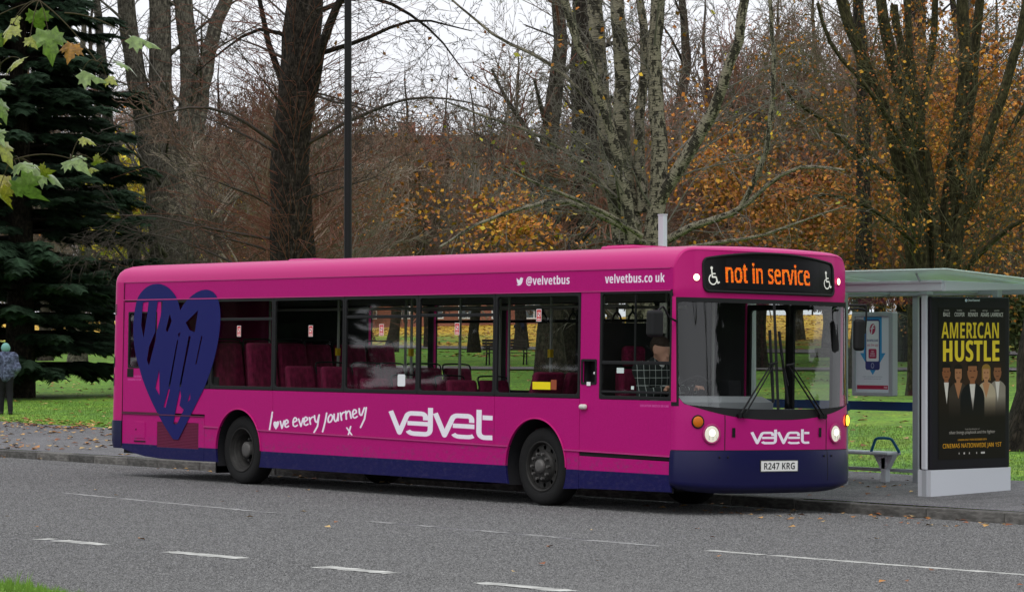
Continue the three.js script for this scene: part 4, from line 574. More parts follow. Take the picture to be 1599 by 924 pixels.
// silver birch with many stems, low pale boughs sweeping out
{
  const o = { levels: 4, kids: [15, 9, 7, 5], ratio: [0.42, 0.52, 0.5, 0.5], rr: [0.15, 0.5, 0.5, 0.6], taper: 0.2, ang: [0.8, 0.7, 0.7, 0.6], wig: 0.34, up: 0.02, droop: 0.08, thr: 0.035, L: 5.5, ref: [6, 2.6, 1.3, 0.7], rmin: 0.0065, noise: 0.2, top: 13 };
  const { T, root, rnd } = tracedTree('birch_tree', 'many-stemmed pale-barked tree with sweeping low boughs above the bus front', 'tree', 1015, 58, [
    { p: [[1020, 540], [1020, 400], [1030, 280], [1028, 180], [1022, 80], [1030, -40], [1036, -140]], w: [36, 18], foot: 1, flare: 0.3 }, { p: [[1000, 540, 0.4], [990, 380, 0.4], [975, 250, 0.4], [972, 120, 0.4], [966, 0, 0.4], [960, -120, 0.4]], w: [34, 20], foot: 1 },
    { p: [[985, 430, 0.8], [965, 300, 0.9], [948, 180, 1.0], [935, 60, 1.1], [932, -100, 1.2]], w: [34, 22] }, { p: [[990, 380, -0.4], [960, 240, -0.6], [925, 130, -0.8], [895, 60, -0.9], [870, -20, -1.0]], w: [18, 12] },
    { p: [[1022, 330], [1060, 260, -0.3], [1105, 190, -0.5], [1128, 130, -0.7], [1150, 60, -0.9], [1160, -40, -1]], w: [22, 13] }, { p: [[1005, 330, 0.3], [1000, 200, 0.5], [1010, 90, 0.6], [1000, -40, 0.8]], w: [18, 12] },
    { p: [[1015, 385], [950, 345, -0.6], [880, 318, -1.2], [820, 330, -1.7], [750, 355, -2.2], [690, 392, -2.6]], w: [12, 3.5], o: { kids: [15, 6, 4, 3], L: 3.0 } }, { p: [[1025, 385], [1080, 355, -0.4], [1150, 330, -0.9], [1195, 290, -1.3], [1240, 268, -1.7], [1300, 275, -2.1]], w: [13, 4], o: { kids: [15, 6, 4, 3], L: 3.2 } },
    { p: [[1028, 395], [1110, 382, -1], [1180, 372, -1.6], [1240, 350, -2.0], [1300, 330, -2.4]], w: [8, 2.5], o: { kids: [14, 6, 4, 3], L: 2.6 } }, { p: [[1000, 350, 0.2], [930, 270, 0.6], [850, 210, 0.8], [770, 180, 1.0], [690, 150, 1.2]], w: [9, 2.5], o: { kids: [20, 9, 7, 4], L: 4.2 } },
    { p: [[1010, 300, 0.2], [950, 180, 1.0], [860, 90, 1.4], [770, 40, 1.7], [690, -30, 2]], w: [10, 3], o: { kids: [22, 9, 7, 4], L: 4.6 } }, { p: [[1000, 370, -0.6], [930, 330, -1.4], [850, 300, -2.0], [780, 270, -2.6]], w: [9, 2.5], o: { kids: [18, 8, 6, 4], L: 3.4 } },
    { p: [[1150, 330, -0.9], [1185, 250, -1.3], [1196, 150, -1.5], [1194, 60, -1.6], [1188, -40, -1.7]], w: [9, 6], o: { kids: [12, 6, 5, 3], L: 3.4 } },
  ], o, bark.birch, twig.grey, 103);
  leaves('dead_leaf', T.ends.filter(() => rnd() < 0.02), 0.10, [...YELLOW, ...ORANGE], root, rnd, 0.1);
}
// mossy tree of many upright stems behind the shelter
{
  const o = { levels: 4, kids: [14, 8, 7, 5], ratio: [0.42, 0.52, 0.5, 0.5], rr: [0.15, 0.5, 0.5, 0.6], taper: 0.2, ang: [0.75, 0.7, 0.7, 0.6], wig: 0.3, up: 0.03, droop: 0.07, thr: 0.035, L: 5.5, ref: [6, 2.6, 1.3, 0.7], rmin: 0.0065, noise: 0.2, top: 13 };
  const st = (p, w, f) => ({ p, w: w.map((q) => q * 0.78), foot: f, flare: f ? 0.3 : 0 });
  const { T, root, rnd } = tracedTree('beech_tree', 'large tree of many upright mossy stems standing behind the bus shelter', 'tree', 1462, 66, [
    st([[1430, 540], [1428, 420], [1415, 300], [1390, 200], [1350, 100], [1315, 0], [1300, -80]], [34, 22], 1), st([[1440, 540, -0.4], [1436, 400, -0.4], [1424, 260, -0.3], [1408, 150, -0.2], [1385, 60, 0], [1372, -60, 0]], [36, 20], 1), st([[1450, 540, 0.5], [1455, 380, 0.5], [1448, 260, 0.6], [1428, 130, 0.8], [1405, 0, 1]], [26, 16], 1),
    st([[1465, 540, -0.6], [1462, 420, -0.6], [1455, 330, -0.5], [1440, 240, -0.5], [1420, 100, -0.4], [1412, -40, -0.4]], [20, 12], 1), st([[1475, 540], [1476, 400], [1486, 280], [1500, 180], [1508, 80], [1500, -60]], [40, 22], 1), st([[1490, 540, 0.6], [1494, 400, 0.6], [1510, 260, 0.8], [1530, 120, 1], [1545, -20, 1.1]], [34, 18], 1),
    st([[1482, 540, -0.7], [1482, 430, -0.7], [1500, 330, -0.8], [1540, 200, -1.0], [1580, 60, -1.2], [1600, -60, -1.3]], [28, 15], 1), st([[1455, 330, 0.9], [1450, 180, 1.1], [1470, 60, 1.2], [1475, -70, 1.2]], [20, 12]), st([[1500, 360, 0.2], [1550, 260, 0.1], [1600, 170, 0], [1660, 80, 0]], [18, 10]), st([[1445, 330, -0.8], [1400, 230, -1.2], [1345, 150, -1.6], [1290, 90, -1.8], [1262, 20, -2]], [14, 7]),
    st([[1430, 300, 0.4], [1340, 240, 0.2], [1290, 190, 0], [1240, 160, -0.2], [1220, 130, -0.3]], [15, 6]), st([[1500, 420, -0.9], [1560, 360, -1.4], [1620, 330, -1.8]], [14, 6]), st([[1420, 380, -0.9], [1350, 330, -1.4], [1280, 310, -1.9], [1230, 320, -2.2]], [12, 4]),
  ], o, bark.moss, twig.moss, 104);
  leaves('dead_leaf', T.ends.filter(() => rnd() < 0.34), 0.07, [...ORANGE, ...RUST], root, rnd, 0.15);
}
// plain trunks seen through and past the shelter
{
  const o = { levels: 3, kids: [14, 7, 5], ratio: [0.4, 0.5, 0.5], rr: [0.25, 0.5, 0.5], ang: [0.9, 0.7, 0.7], wig: 0.3, up: 0.03, droop: 0.05, thr: 0.05, L: 6, ref: [6, 2.5, 1.2], rmin: 0.012, noise: 0.22, top: 14 };
  tracedTree('park_tree', 'slim dark trunk left of the hanging advert, seen through the shelter', 'tree', 1336, 72, [{ p: [[1334, 640], [1340, 560], [1346, 460], [1350, 330], [1348, 150], [1340, -60]], w: [30, 16], foot: 1, flare: 0.5 }], { ...o, kids: [6, 6, 5] }, bark.dark, twig.brown, 105);
  tracedTree('park_tree', 'stout trunk behind the right edge of the hanging advert in the shelter', 'tree', 1422, 106, [{ p: [[1424, 580], [1424, 500], [1426, 420], [1420, 300], [1430, 150], [1426, -60]], w: [50, 30], foot: 1, flare: 0.6 }], { ...o, kids: [10, 6, 5] }, bark.dark, twig.brown, 106);
  tracedTree('park_tree', 'broad flaring tree foot at the right edge beside the poster panel', 'tree', 1616, 41, [{ p: [[1616, 740], [1620, 640], [1634, 500], [1650, 300], [1660, 0], [1665, -300]], w: [66, 44], foot: 1, flare: 0.9 }], { ...o, kids: [0, 6, 5] }, bark.dark, twig.brown, 107);
  tracedTree('park_tree', 'trunk with spreading foot seen through the last saloon window', 'tree', 884, 88, [{ p: [[884, 590], [890, 520], [905, 400], [915, 250], [912, 100], [915, -60]], w: [48, 38], foot: 1, flare: 1.1 }], { ...o, kids: [10, 6, 5] }, bark.dark, twig.brown, 108);
}
// bare trees farther back: three grown shapes, each copied to many places
{
  const protos = [0, 1, 2].map((k) => {
    const rnd = mulberry(200 + k), T = newTree(), o = { levels: 4, kids: [20, 8, 6, 4], ratio: [0.36, 0.52, 0.5, 0.5], rr: [0.3, 0.5, 0.5, 0.6], ang: [0.85, 0.7, 0.7, 0.6], wig: 0.32, up: 0.025, droop: 0.04, thr: 0.05, L: 9, ref: [9, 3.2, 1.6, 0.8], rmin: 0.011, noise: 0.2, top: 22, seg: 0.9 };
    const pts = []; let x = 0, z = 0; for (let i = 0; i <= 12; i++) { pts.push(V(x, i * 1.45 - 0.1, z)); x += (rnd() - 0.5) * 0.5; z += (rnd() - 0.5) * 0.5; }
    limb(T, pts, pts.map((_, i) => 0.34 * (1 - i / 12.3) ** 0.9 + (i === 0 ? 0.14 : 0)), 0, o, rnd, 8.5, 0.14);
    return { wood: T.wood.geo(), twigs: T.twigs.geo() };
  });
  const rnd = mulberry(300), tints = [[bark.far, twig.brown], [bark.grey, twig.grey], [bark.dark, twig.brown], [bark.far, twig.red]];
  const list = [[70, 130, 1], [120, 105, 0.9], [175, 150, 1], [330, 150, 0.9], [560, 170, 0.7], [610, 145, 0.8], [672, 160, 0.85], [740, 140, 0.8], [480, 150, 0.8], [815, 150, 1.0], [860, 84, 1], [905, 112, 1.1], [955, 150, 1], [1075, 110, 1], [1130, 150, 1.1], [1185, 96, 0.8], [1245, 160, 1.1], [1300, 125, 0.9], [1375, 150, 1.1], [1500, 120, 1], [1545, 96, 1], [1580, 150, 1.1], [20, 170, 1], [-40, 120, 1], [1650, 110, 1]];
  let first = {};
  list.forEach(([u, d, s], i) => {
    const p = spot(u, 524.75, d), k = i % 3, key = k; let root;
    if (!first[key]) { root = thing('bare_tree', 'bare grey-brown tree among the many standing far back in the park', 'tree', [0, 0, 0], 0, 'bare trees far back in the park'); const [wm, tm] = tints[k]; part('trunk', protos[k].wood, wm, root); part('crown', protos[k].twigs, tm, root); first[key] = root; }
    else { root = first[key].clone(); root.name = numbered('bare_tree'); scene.add(root); const [wm, tm] = tints[(i * 7 + 1) % 4]; root.children[0].material = wm; root.children[1].material = tm; }
    root.position.set(p.x, parkY(p.x, p.z), p.z); root.rotation.y = rnd() * 6.3; root.scale.setScalar(s * (0.85 + 0.3 * rnd()));
  });
}
// the wood beyond: one tangled mass of twigs, with undergrowth and hanging autumn leaves
{
  const rnd = mulberry(400), S = newTree();
  for (let i = 0; i < 5; i++) grow(S, V((rnd() - 0.5) * 0.6, 0, (rnd() - 0.5) * 0.6), V((rnd() - 0.5) * 1.1, 1, (rnd() - 0.5) * 1.1).normalize(), 2.4, 0.03, 1, { levels: 4, kids: [0, 7, 5, 3], ratio: [0, 0.55, 0.5, 0.5], rr: [0, 0.5, 0.6, 0.7], ang: [0, 0.7, 0.7, 0.6], wig: 0.35, up: 0.02, thr: 9, rmin: 0.011, seg: 0.6 }, rnd);
  const spray = S.twigs.geo(), m = [], c = [], tone = [[0.15, 0.10, 0.075], [0.19, 0.13, 0.095], [0.11, 0.08, 0.065], [0.20, 0.10, 0.07], [0.22, 0.18, 0.14]];
  const put = (n, u0, u1, d0, d1, h0, h1, s0, s1) => { for (let i = 0; i < n; i++) { const u = lerp(u0, u1, rnd()), d = lerp(d0, d1, rnd() ** 0.7), p = spot(u, 524.75, d), h = lerp(h0, h1, rnd() ** 1.2); if (d < 172 && parkY(p.x, p.z) + h < 1.8 + 34 * d / 4621) { i--; continue; } if (u > 300 && u < 870 && h > 2 && rnd() < 0.42) continue; m.push(M4(p.x, parkY(p.x, p.z) + h, p.z, (rnd() - 0.5) * 1.2, rnd() * 6.3, (rnd() - 0.5) * 1.2, lerp(s0, s1, rnd()))); const k = tone[Math.floor(rnd() * tone.length)], q = 0.7 + 0.6 * rnd(); c.push(col(k[0] * q, k[1] * q, k[2] * q)); } };
  put(480, -60, 1680, 95, 190, 0, 6.5, 0.9, 1.5); put(230, 250, 900, 90, 170, 0, 5.5, 0.8, 1.3); put(520, 1050, 1680, 90, 160, 0, 7, 0.9, 1.5); put(110, -60, 450, 120, 210, 6, 10, 1, 1.8); put(90, 880, 1680, 120, 210, 6, 11, 1, 1.8); put(130, 560, 1000, 75, 120, 1.5, 7, 0.7, 1.2); put(120, 300, 560, 64, 90, 0.5, 6, 0.6, 1.0); put(220, 1150, 1600, 75, 110, 2.0, 8, 0.8, 1.2);
  const wood = instances('bare_woodland', spray, std(1, 1, 1, 0.95), m, scene, c); tag(wood, 'tangle of bare brown twigs filling the far side of the park', 'woodland');
  const clump = (n, cu, cv, d, ru, rv, rd, pal, size, name, label) => { const pts = []; for (let i = 0; i < n; i++) { const a = rnd() * 6.28, q = Math.abs(rnd() + rnd() + rnd() - 1.5) * 1.0, p = spot(cu + ru * q * Math.cos(a), cv + rv * q * Math.sin(a), d + (rnd() - 0.5) * rd); if (vnoise(p.x * 0.9, p.y * 0.9 + p.z * 0.5, 55) > 0.36 && p.y > parkY(p.x, p.z)) pts.push(p); } return tag(leaves(name, pts, size, pal, scene, rnd, 0.3), label, 'foliage'); };
  clump(2800, 810, 350, 72, 105, 85, 7, [...ORANGE, ...RUST, ...ORANGE, [0.5, 0.36, 0.04]], 0.115, 'autumn_leaves', 'bright orange leaves hanging low left of the pale-stemmed tree');
  clump(15000, 1270, 330, 79, 150, 105, 12, RUST, 0.115, 'autumn_leaves', 'rust-brown leaves massed above the bus front and shelter roof');
  clump(17000, 1500, 230, 77, 170, 260, 14, [...RUST, ...ORANGE, ...ORANGE], 0.115, 'autumn_leaves', 'orange-brown leaves hanging behind the mossy upright stems');
  clump(3200, 1120, 250, 76, 110, 130, 8, [...RUST, ...ORANGE], 0.11, 'autumn_leaves', 'scattered orange leaves right of the pale-stemmed tree');
  clump(1500, 620, 330, 80, 180, 90, 12, [...ORANGE, ...RUST], 0.11, 'autumn_leaves', 'scattered orange leaves low behind the black lamp column');
  clump(1300, 360, 300, 84, 110, 130, 10, [...YELLOW, ...RUST, ...ORANGE], 0.11, 'autumn_leaves', 'scattered yellow and rust leaves left of the dark lime trunk');
  clump(6000, 185, 330, 86, 55, 95, 5, YELLOW, 0.16, 'autumn_leaves', 'yellow-green leaves glimpsed between conifer and grey stems');
  clump(5000, 800, 260, 110, 850, 160, 40, [...ORANGE, ...RUST], 0.15, 'autumn_leaves', 'last orange leaves thinly scattered through the whole wood');
  clump(2600, 1592, 500, 92, 26, 45, 4, [[0.05, 0.07, 0.02], [0.035, 0.05, 0.018], [0.09, 0.09, 0.025]], 0.16, 'bush_leaves', 'dark green bush right of the poster panel');
}
// the dark conifer at the left
{
  const rnd = mulberry(500), base = spot(30, 524.75, 73); base.y = parkY(base.x, base.z); const root = thing('conifer_tree', 'dark green conifer with drooping tiers behind the person, left edge', 'tree', [base.x, base.y, base.z]);
  const T = new Tubes(); T.add([V(0, -0.1, 0), V(0.05, 4, 0), V(0, 9, 0.05), V(0, 15, 0)], [0.4, 0.3, 0.2, 0.05], 12, 0.1); 
  // a flat spray of needle shoots
  const N = new Tubes(), ax = [V(0, 0, 0), V(0.28, 0.03, 0), V(0.58, 0.0, 0)]; N.add(ax, [0.012, 0.009, 0.004], 3);
  for (let i = 0; i < 24; i++) { const t = 0.04 + i / 24 * 0.54, L = 0.30 * (1 - 0.5 * i / 24) * (0.8 + 0.4 * rnd()); for (const s of [-1, 1]) { const q = V(t, 0.02, 0), e = V(t + L * 0.6, 0.0 - 0.06 * rnd(), s * L); N.add([q, q.clone().lerp(e, 0.5).add(V(0, 0.02, 0)), e], [0.016, 0.013, 0.003], 3); } }
  const spray = N.geo(), m = [], c = [];
  for (let h = 0.55; h < 14.5; h += 0.30) {
    const reach = (h < 2 ? 3.3 : 3.5) * (1 - (h / 17) ** 1.5), n = 9;
    for (let k = 0; k < n; k++) {
      const a = rnd() * 6.283, L = reach * (0.62 + 0.5 * rnd()), y0 = h + rnd() * 0.3, pts = []; for (let i = 0; i <= 6; i++) { const t = i / 6; pts.push(V(Math.cos(a) * L * t, y0 + 0.25 * t * L * 0.35 - 0.30 * L * t * t * 0.6 + 0.1 * t ** 4 * L, Math.sin(a) * L * t)); } T.add(pts, pts.map((_, i) => 0.04 * (1 - i / 7) + 0.006), 4);
      const cnt = Math.round(L * 15); for (let i = 0; i < cnt; i++) { const t = 0.25 + 0.75 * (i + rnd()) / cnt, f = t * 6, b = Math.min(5, Math.floor(f)), q = pts[b].clone().lerp(pts[b + 1], f - b), side = (i % 2 ? 1 : -1) * (1.0 - 0.75 * t) * (0.6 + 0.6 * rnd()); m.push(M4(q.x, q.y + (rnd() - 0.5) * 0.08, q.z, (rnd() - 0.5) * 0.5, -a + side, -0.12 - rnd() * 0.4, 0.5 + 0.45 * rnd())); const g = 0.6 + 0.8 * rnd(); c.push(col(0.017 * g, 0.038 * g, 0.018 * g)); }
    }
  }
  part('trunk', T.geo(), bark.dark, root); instances('crown', spray, std(1, 1, 1, 0.8), m, root, c);
}

// ---------------------------------------------------------------- buildings and walls beyond the park
{
  const base = spot(600, 524.75, 240), root = thing('brick_apartment_block', 'red brick apartment block with white windows behind the bare trees', 'building', [base.x, parkY(base.x, base.z) - 0.3, base.z], YAW);
  const brick = std(0.46, 0.19, 0.135, 0.95, { map: TEX.tone }), white = std(0.72, 0.72, 0.72, 0.7), glassM = phys(0.10, 0.12, 0.14, 0.1), tile = std(0.24, 0.12, 0.09, 0.9, { map: TEX.tone }), W = 29, H = 14.2;
  part('wall', box(-W / 2, 0, -10, W / 2, H, 0), brick, root);
  const roof = part('roof', slab(poly([[-W / 2 - 0.4, H], [W / 2 + 0.4, H], [W / 2 - 3, H + 1.7], [-W / 2 + 3, H + 1.7]]), 10.6, 0.3), tile, root); for (const x of [-9, 1, 10]) part('chimney', box(x, H + 0.5, -4, x + 1.4, H + 3.0, -3.2), brick, roof);
  for (let f = 0; f < 5; f++) for (let k = 0; k < 10; k++) { const x = -W / 2 + 1.6 + k * 2.7, y = 1.0 + f * 2.75, w = sub('window', root); part('frame', merge(box(x, y, -0.02, x + 1.5, y + 0.1, 0.08), box(x, y + 1.5, -0.02, x + 1.5, y + 1.6, 0.06), box(x, y + 0.1, -0.02, x + 0.1, y + 1.5, 0.06), box(x + 1.4, y + 0.1, -0.02, x + 1.5, y + 1.5, 0.06), box(x + 0.71, y + 0.1, -0.02, x + 0.79, y + 1.5, 0.05)), white, w); part('pane', box(x + 0.1, y + 0.1, -0.02, x + 1.4, y + 1.5, 0.02), glassM, w); }
  for (const y of [3.4, 8.9]) part('balcony', merge(box(-4.2, y - 0.15, 0.1, 1.8, y, 1.3), box(-4.2, y, 1.2, 1.8, y + 0.95, 1.28)), white, root);
}
{
  const a = spot(1270, 524.75, 116), b = spot(1452, 524.75, 122), w = thing('low_wall', 'low dark stone wall beyond the lawn, seen through the shelter', 'wall', [a.x, parkY(a.x, a.z), a.z], Math.atan2(-(b.z - a.z), b.x - a.x)), rnd = mulberry(61), L = Math.hypot(b.x - a.x, b.z - a.z), ms = [0, 1, 2].map((i) => std(0.09 + 0.02 * i, 0.085 + 0.018 * i, 0.075 + 0.015 * i, 0.95, { map: TEX.tone }));
  for (let x = 0; x < L; x += 0.62) for (let r = 0; r < 2; r++) part('wall_stone', rbox(x + r * 0.3, r * 0.24 - 0.1, -0.15, x + r * 0.3 + 0.60, r * 0.24 + 0.13, 0.15 + rnd() * 0.03, 0.02, 1), ms[Math.floor(rnd() * 3)], w);
}
// ---------------------------------------------------------------- lamp column, stop pole, park bench
{
  const x = -12.45, z = -6.3, y = paveY(z), l = thing('lamp_column', 'tall plain black lamp column rising behind the bus', 'lamp post', [x, y, z]), m = std(0.010, 0.010, 0.011, 0.55);
  const c = (a, r0, b, r1) => new THREE.CylinderGeometry(r1, r0, b - a, 20).translate(0, (a + b) / 2, 0);
  part('shaft', merge(c(1.3, 0.062, 9.5, 0.05)), m, l); part('base', merge(c(-0.1, 0.11, 1.2, 0.105), c(1.2, 0.105, 1.32, 0.062)), m, l); part('arm', pipe([[0, 9.4, 0], [0.2, 9.8, 0.15], [0.7, 9.95, 0.5]], 0.035, 8), m, l); part('lantern', rbox(0.6, 9.88, 0.35, 1.1, 10.02, 0.65, 0.04), m, l);
  const p = thing('stop_pole', 'pale grey bus stop pole sticking up behind the bus roof', 'pole', [-2.115, paveY(-3.6), -3.6]); part('shaft', rbox(-0.045, -0.1, -0.035, 0.045, 3.16, 0.035, 0.008), std(0.50, 0.51, 0.54, 0.5, { metalness: 0.2 }), p); part('cap', rbox(-0.05, 3.155, -0.04, 0.05, 3.175, 0.04, 0.006), std(0.4, 0.4, 0.42, 0.5), p); part('timetable_case', rbox(-0.16, 1.05, 0.037, 0.16, 1.75, 0.075, 0.01), std(0.3, 0.3, 0.32, 0.5), p);
}
{
  const s = spot(789, 524.75, 108), b = thing('park_bench', 'dark wooden slatted bench on the lawn, seen through the saloon windows', 'bench', [s.x, parkY(s.x, s.z), s.z], YAW + 0.25), wd = std(0.075, 0.062, 0.055, 0.8), ir = std(0.02, 0.02, 0.02, 0.6);
  for (let i = 0; i < 5; i++) part('seat_slat', rbox(-0.85, 0.43, 0.02 + i * 0.09, 0.85, 0.46, 0.095 + i * 0.09, 0.008), wd, b); for (let i = 0; i < 4; i++) part('back_slat', rbox(-0.85, 0.53 + i * 0.105, -0.03 - i * 0.025, 0.85, 0.62 + i * 0.105, 0 - i * 0.025, 0.008), wd, b);
  for (const x of [-0.7, 0.7]) part('bench_leg', merge(bar([x, 0, 0.42], [x, 0.43, 0.40], 0.03, 6), bar([x, 0, -0.06], [x, 0.43, 0.02], 0.03, 6), bar([x, 0.43, 0], [x, 0.95, -0.13], 0.025, 6), bar([x, 0.42, 0], [x, 0.42, 0.44], 0.025, 6), bar([x, 0.64, 0.42], [x, 0.64, -0.04], 0.025, 6), bar([x, 0.43, 0.42], [x, 0.64, 0.42], 0.02, 6)), ir, b);
}
// ---------------------------------------------------------------- bus shelter, poster panel, hanging advert, bench
const alu = std(0.42, 0.44, 0.47, 0.5, { metalness: 0.15 }), pale = std(0.56, 0.58, 0.62, 0.5);
{
  const s = thing('bus_shelter', 'grey framed bus shelter with green glass roof and blue-banded glass wall', 'bus shelter'), rz = -5.2;
  const gl = phys(0.97, 0.985, 0.98, 0.03, { transmission: 1, thickness: 0, ior: 1.45 });
  const roofG = phys(0.78, 0.90, 0.85, 0.4, { transmission: 0.55, thickness: 0, ior: 1.5 });
  for (const [a, b] of [[-2.95, -0.99], [-0.97, 1.06], [1.08, 3.18]]) { const g = box(a, -0.005, -2.45, b, 0.005, 0); g.rotateX(-0.072); part('roof_pane', g.translate(0, 2.497, -2.86), roofG, s); }
  part('front_fascia', merge(rbox(-2.6, 2.275, -3.36, 2.72, 2.385, -3.28, 0.015), rbox(-2.6, 2.36, -3.29, 2.73, 2.392, -3.262, 0.008)), pale, s);
  for (const [x, sx] of [[2.72, 1], [-2.6, -1]]) { const g = slab(poly([[3.30, 2.275], [4.62, 2.302], [4.70, 2.36], [3.30, 2.385]]), 0.06, 0.03, 0.006).rotateY(Math.PI / 2); part('side_fascia', g.translate(x, 0, 0), pale, s); }
  part('roof_beam', merge(rbox(-2.6, 2.26, -5.25, 2.7, 2.34, -5.12, 0.01), ...[-2.3, -0.9, 0.13, 1.5].map((x) => rbox(x - 0.03, 2.28, -5.2, x + 0.03, 2.36, -3.3, 0.01))), alu, s);
  for (const x of [-2.2, -1.1, 0.1, 1.28, 2.42]) part('glass_clamp', merge(bar([x, 2.38, -3.26], [x, 2.465, -3.2], 0.012, 8), rbox(x - 0.09, 2.488, -3.24, x + 0.09, 2.502, -3.14, 0.006)), alu, s);
  for (const [x, z, w] of [[0.13, -4.36, 0.055], [-2.3, -5.2, 0.05], [-0.78, -5.2, 0.03], [0.52, -5.2, 0.045]]) part('shelter_post', rbox(x - w, paveY(z) - 0.05, z - w, x + w, 2.29, z + w, 0.012), alu, s);
  for (const [a, b] of [[-2.25, -0.81], [-0.75, 0.475]]) { part('glass_pane', box(a, 0.26, rz - 0.004, b, 2.24, rz + 0.004), gl, s); part('blue_band', box(a, 0.93, rz + 0.006, b, 1.035, rz + 0.010), std(0.012, 0.05, 0.15, 0.5), s); part('glass_rail', rbox(a, 0.22, rz - 0.015, b, 0.26, rz + 0.015, 0.005), alu, s); }
  part('blue_band', box(0.19, 0.945, -4.42, 0.20, 1.03, -4.30), std(0.012, 0.05, 0.15, 0.5), s);
}
{
  const c = (z) => paveY(z), p = thing('poster_panel', 'black poster panel with yellow film title on pale grey base at shelter end', 'advert panel', [2.185, 0, -4.20]);
  const blk = std(0.010, 0.009, 0.013, 0.4), x0 = -0.095, x1 = 0.095, z0 = -0.63, z1 = 0.63;
  part('panel_base', merge(box(x0, -0.02, z0, x1, 0.36, z1)), pale, p);
  part('panel_case', merge(rbox(x0 + 0.005, 0.36, z0 + 0.005, x1 - 0.005, 2.225, z1 - 0.005, 0.02, 3)), blk, p);
  part('edge_strip', rbox(-0.03, 0.362, z1 - 0.02, 0.045, 2.30, z1 + 0.02, 0.012), pale, p); part('base_strip', rbox(-0.03, 0.0, z1 - 0.02, 0.045, 0.36, z1 + 0.012, 0.008), alu, p);
  part('roof_bracket', merge(rbox(-0.05, 2.24, z1 - 0.08, 0.06, 2.30, z1 + 0.03, 0.01), rbox(-0.04, 2.2, -0.56, 0.04, 2.34, -0.48, 0.01)), alu, p);
  const tex = canvasTex(1024, 1600, (c2, w, h) => {
    c2.fillStyle = '#100d0d'; c2.fillRect(0, 0, w, h); const g = c2.createRadialGradient(w / 2, h * 0.5, 40, w / 2, h * 0.5, h * 0.5); g.addColorStop(0, '#3a2418'); g.addColorStop(0.6, '#1d1512'); g.addColorStop(1, '#100d0d'); c2.fillStyle = g; c2.fillRect(0, 0, w, h);
    const T = (s, x, y, size, wide, color, bold = true) => { c2.font = `${bold ? 'bold ' : ''}${size}px sans-serif`; c2.fillStyle = color; const m = c2.measureText(s).width; c2.save(); c2.translate(x - wide / 2, y); c2.scale(wide / m, 1); c2.fillText(s, 0, 0); c2.restore(); };
    const names = [['christian', 'BALE', 0.12], ['bradley', 'COOPER', 0.31], ['jeremy', 'RENNER', 0.51], ['amy', 'ADAMS', 0.69], ['jennifer', 'LAWRENCE', 0.87]]; for (const [a, b, x] of names) { T(a, x * w, 36, 24, 80, '#c9c4be', false); T(b, x * w, 92, 56, b.length * 23 + 14, '#e6e2dc', false); }
    // five generic figures
    const fig = (x, top, s, suit, skin, hair, dress) => { c2.fillStyle = suit; c2.beginPath(); c2.moveTo(x - 95 * s, top + 560 * s); c2.lineTo(x - 100 * s, top + 230 * s); c2.quadraticCurveTo(x - 96 * s, top + 165 * s, x - 30 * s, top + 140 * s); c2.lineTo(x + 30 * s, top + 140 * s); c2.quadraticCurveTo(x + 96 * s, top + 165 * s, x + 100 * s, top + 230 * s); c2.lineTo(x + 95 * s, top + 560 * s); c2.fill(); c2.fillStyle = skin; c2.beginPath(); c2.ellipse(x, top + 75 * s, 42 * s, 58 * s, 0, 0, 7); c2.fill(); c2.fillRect(x - 20 * s, top + 110 * s, 40 * s, 45 * s); if (dress) { c2.beginPath(); c2.moveTo(x - 40 * s, top + 145 * s); c2.lineTo(x + 40 * s, top + 145 * s); c2.lineTo(x, top + 260 * s); c2.fill(); } else { c2.fillStyle = '#d8d2c8'; c2.beginPath(); c2.moveTo(x - 24 * s, top + 145 * s); c2.lineTo(x + 24 * s, top + 145 * s); c2.lineTo(x + 4 * s, top + 300 * s); c2.fill(); } c2.fillStyle = hair; c2.beginPath(); c2.ellipse(x, top + 42 * s, 46 * s, 36 * s, 0, Math.PI, 0); c2.fill(); c2.fillRect(x - 46 * s, top + 38 * s, 10 * s, (dress ? 90 : 30) * s); c2.fillRect(x + 36 * s, top + 38 * s, 10 * s, (dress ? 90 : 30) * s); c2.fillStyle = 'rgba(40,20,15,0.75)'; c2.fillRect(x - 24 * s, top + 66 * s, 16 * s, 6 * s); c2.fillRect(x + 8 * s, top + 66 * s, 16 * s, 6 * s); c2.fillRect(x - 14 * s, top + 104 * s, 28 * s, 5 * s); };
    fig(120, 570, 1.5, '#1d120c', '#8a5636', '#0e0a08'); fig(900, 575, 1.45, '#8d8578', '#8a5a3c', '#2c1a0e'); fig(300, 585, 1.45, '#3b332c', '#a87450', '#140d0a', true); fig(725, 588, 1.45, '#b3a58c', '#b5835c', '#93702f', true); fig(515, 540, 1.85, '#0b0c14', '#94603f', '#1a110b');
    const fade = c2.createLinearGradient(0, 940, 0, 1240); fade.addColorStop(0, 'rgba(22,15,11,0)'); fade.addColorStop(0.75, 'rgba(20,14,11,1)'); c2.fillStyle = fade; c2.fillRect(0, 940, w, 300); c2.fillStyle = '#140f0d'; c2.fillRect(0, 1238, w, h - 1238);
    T('AMERICAN', 0.48 * w, 322, 232, 890, '#e2c531', true); T('HUSTLE', 0.48 * w, 566, 306, 890, '#ecd036'); T('HUSTLE', 0.48 * w + 8, 566, 306, 890, '#ecd036');
    T('from the director of', 0.5 * w, 1292, 24, 220, '#a9a39a', false); T('silver linings playbook and the fighter', 0.5 * w, 1332, 42, 700, '#b5afa6', false); T('LONDON ONLY FROM DECEMBER 20TH', 0.5 * w, 1405, 26, 440, '#c98f1e'); T('CINEMAS NATIONWIDE JAN 1ST', 0.5 * w, 1478, 62, 900, '#e3a51f', false);
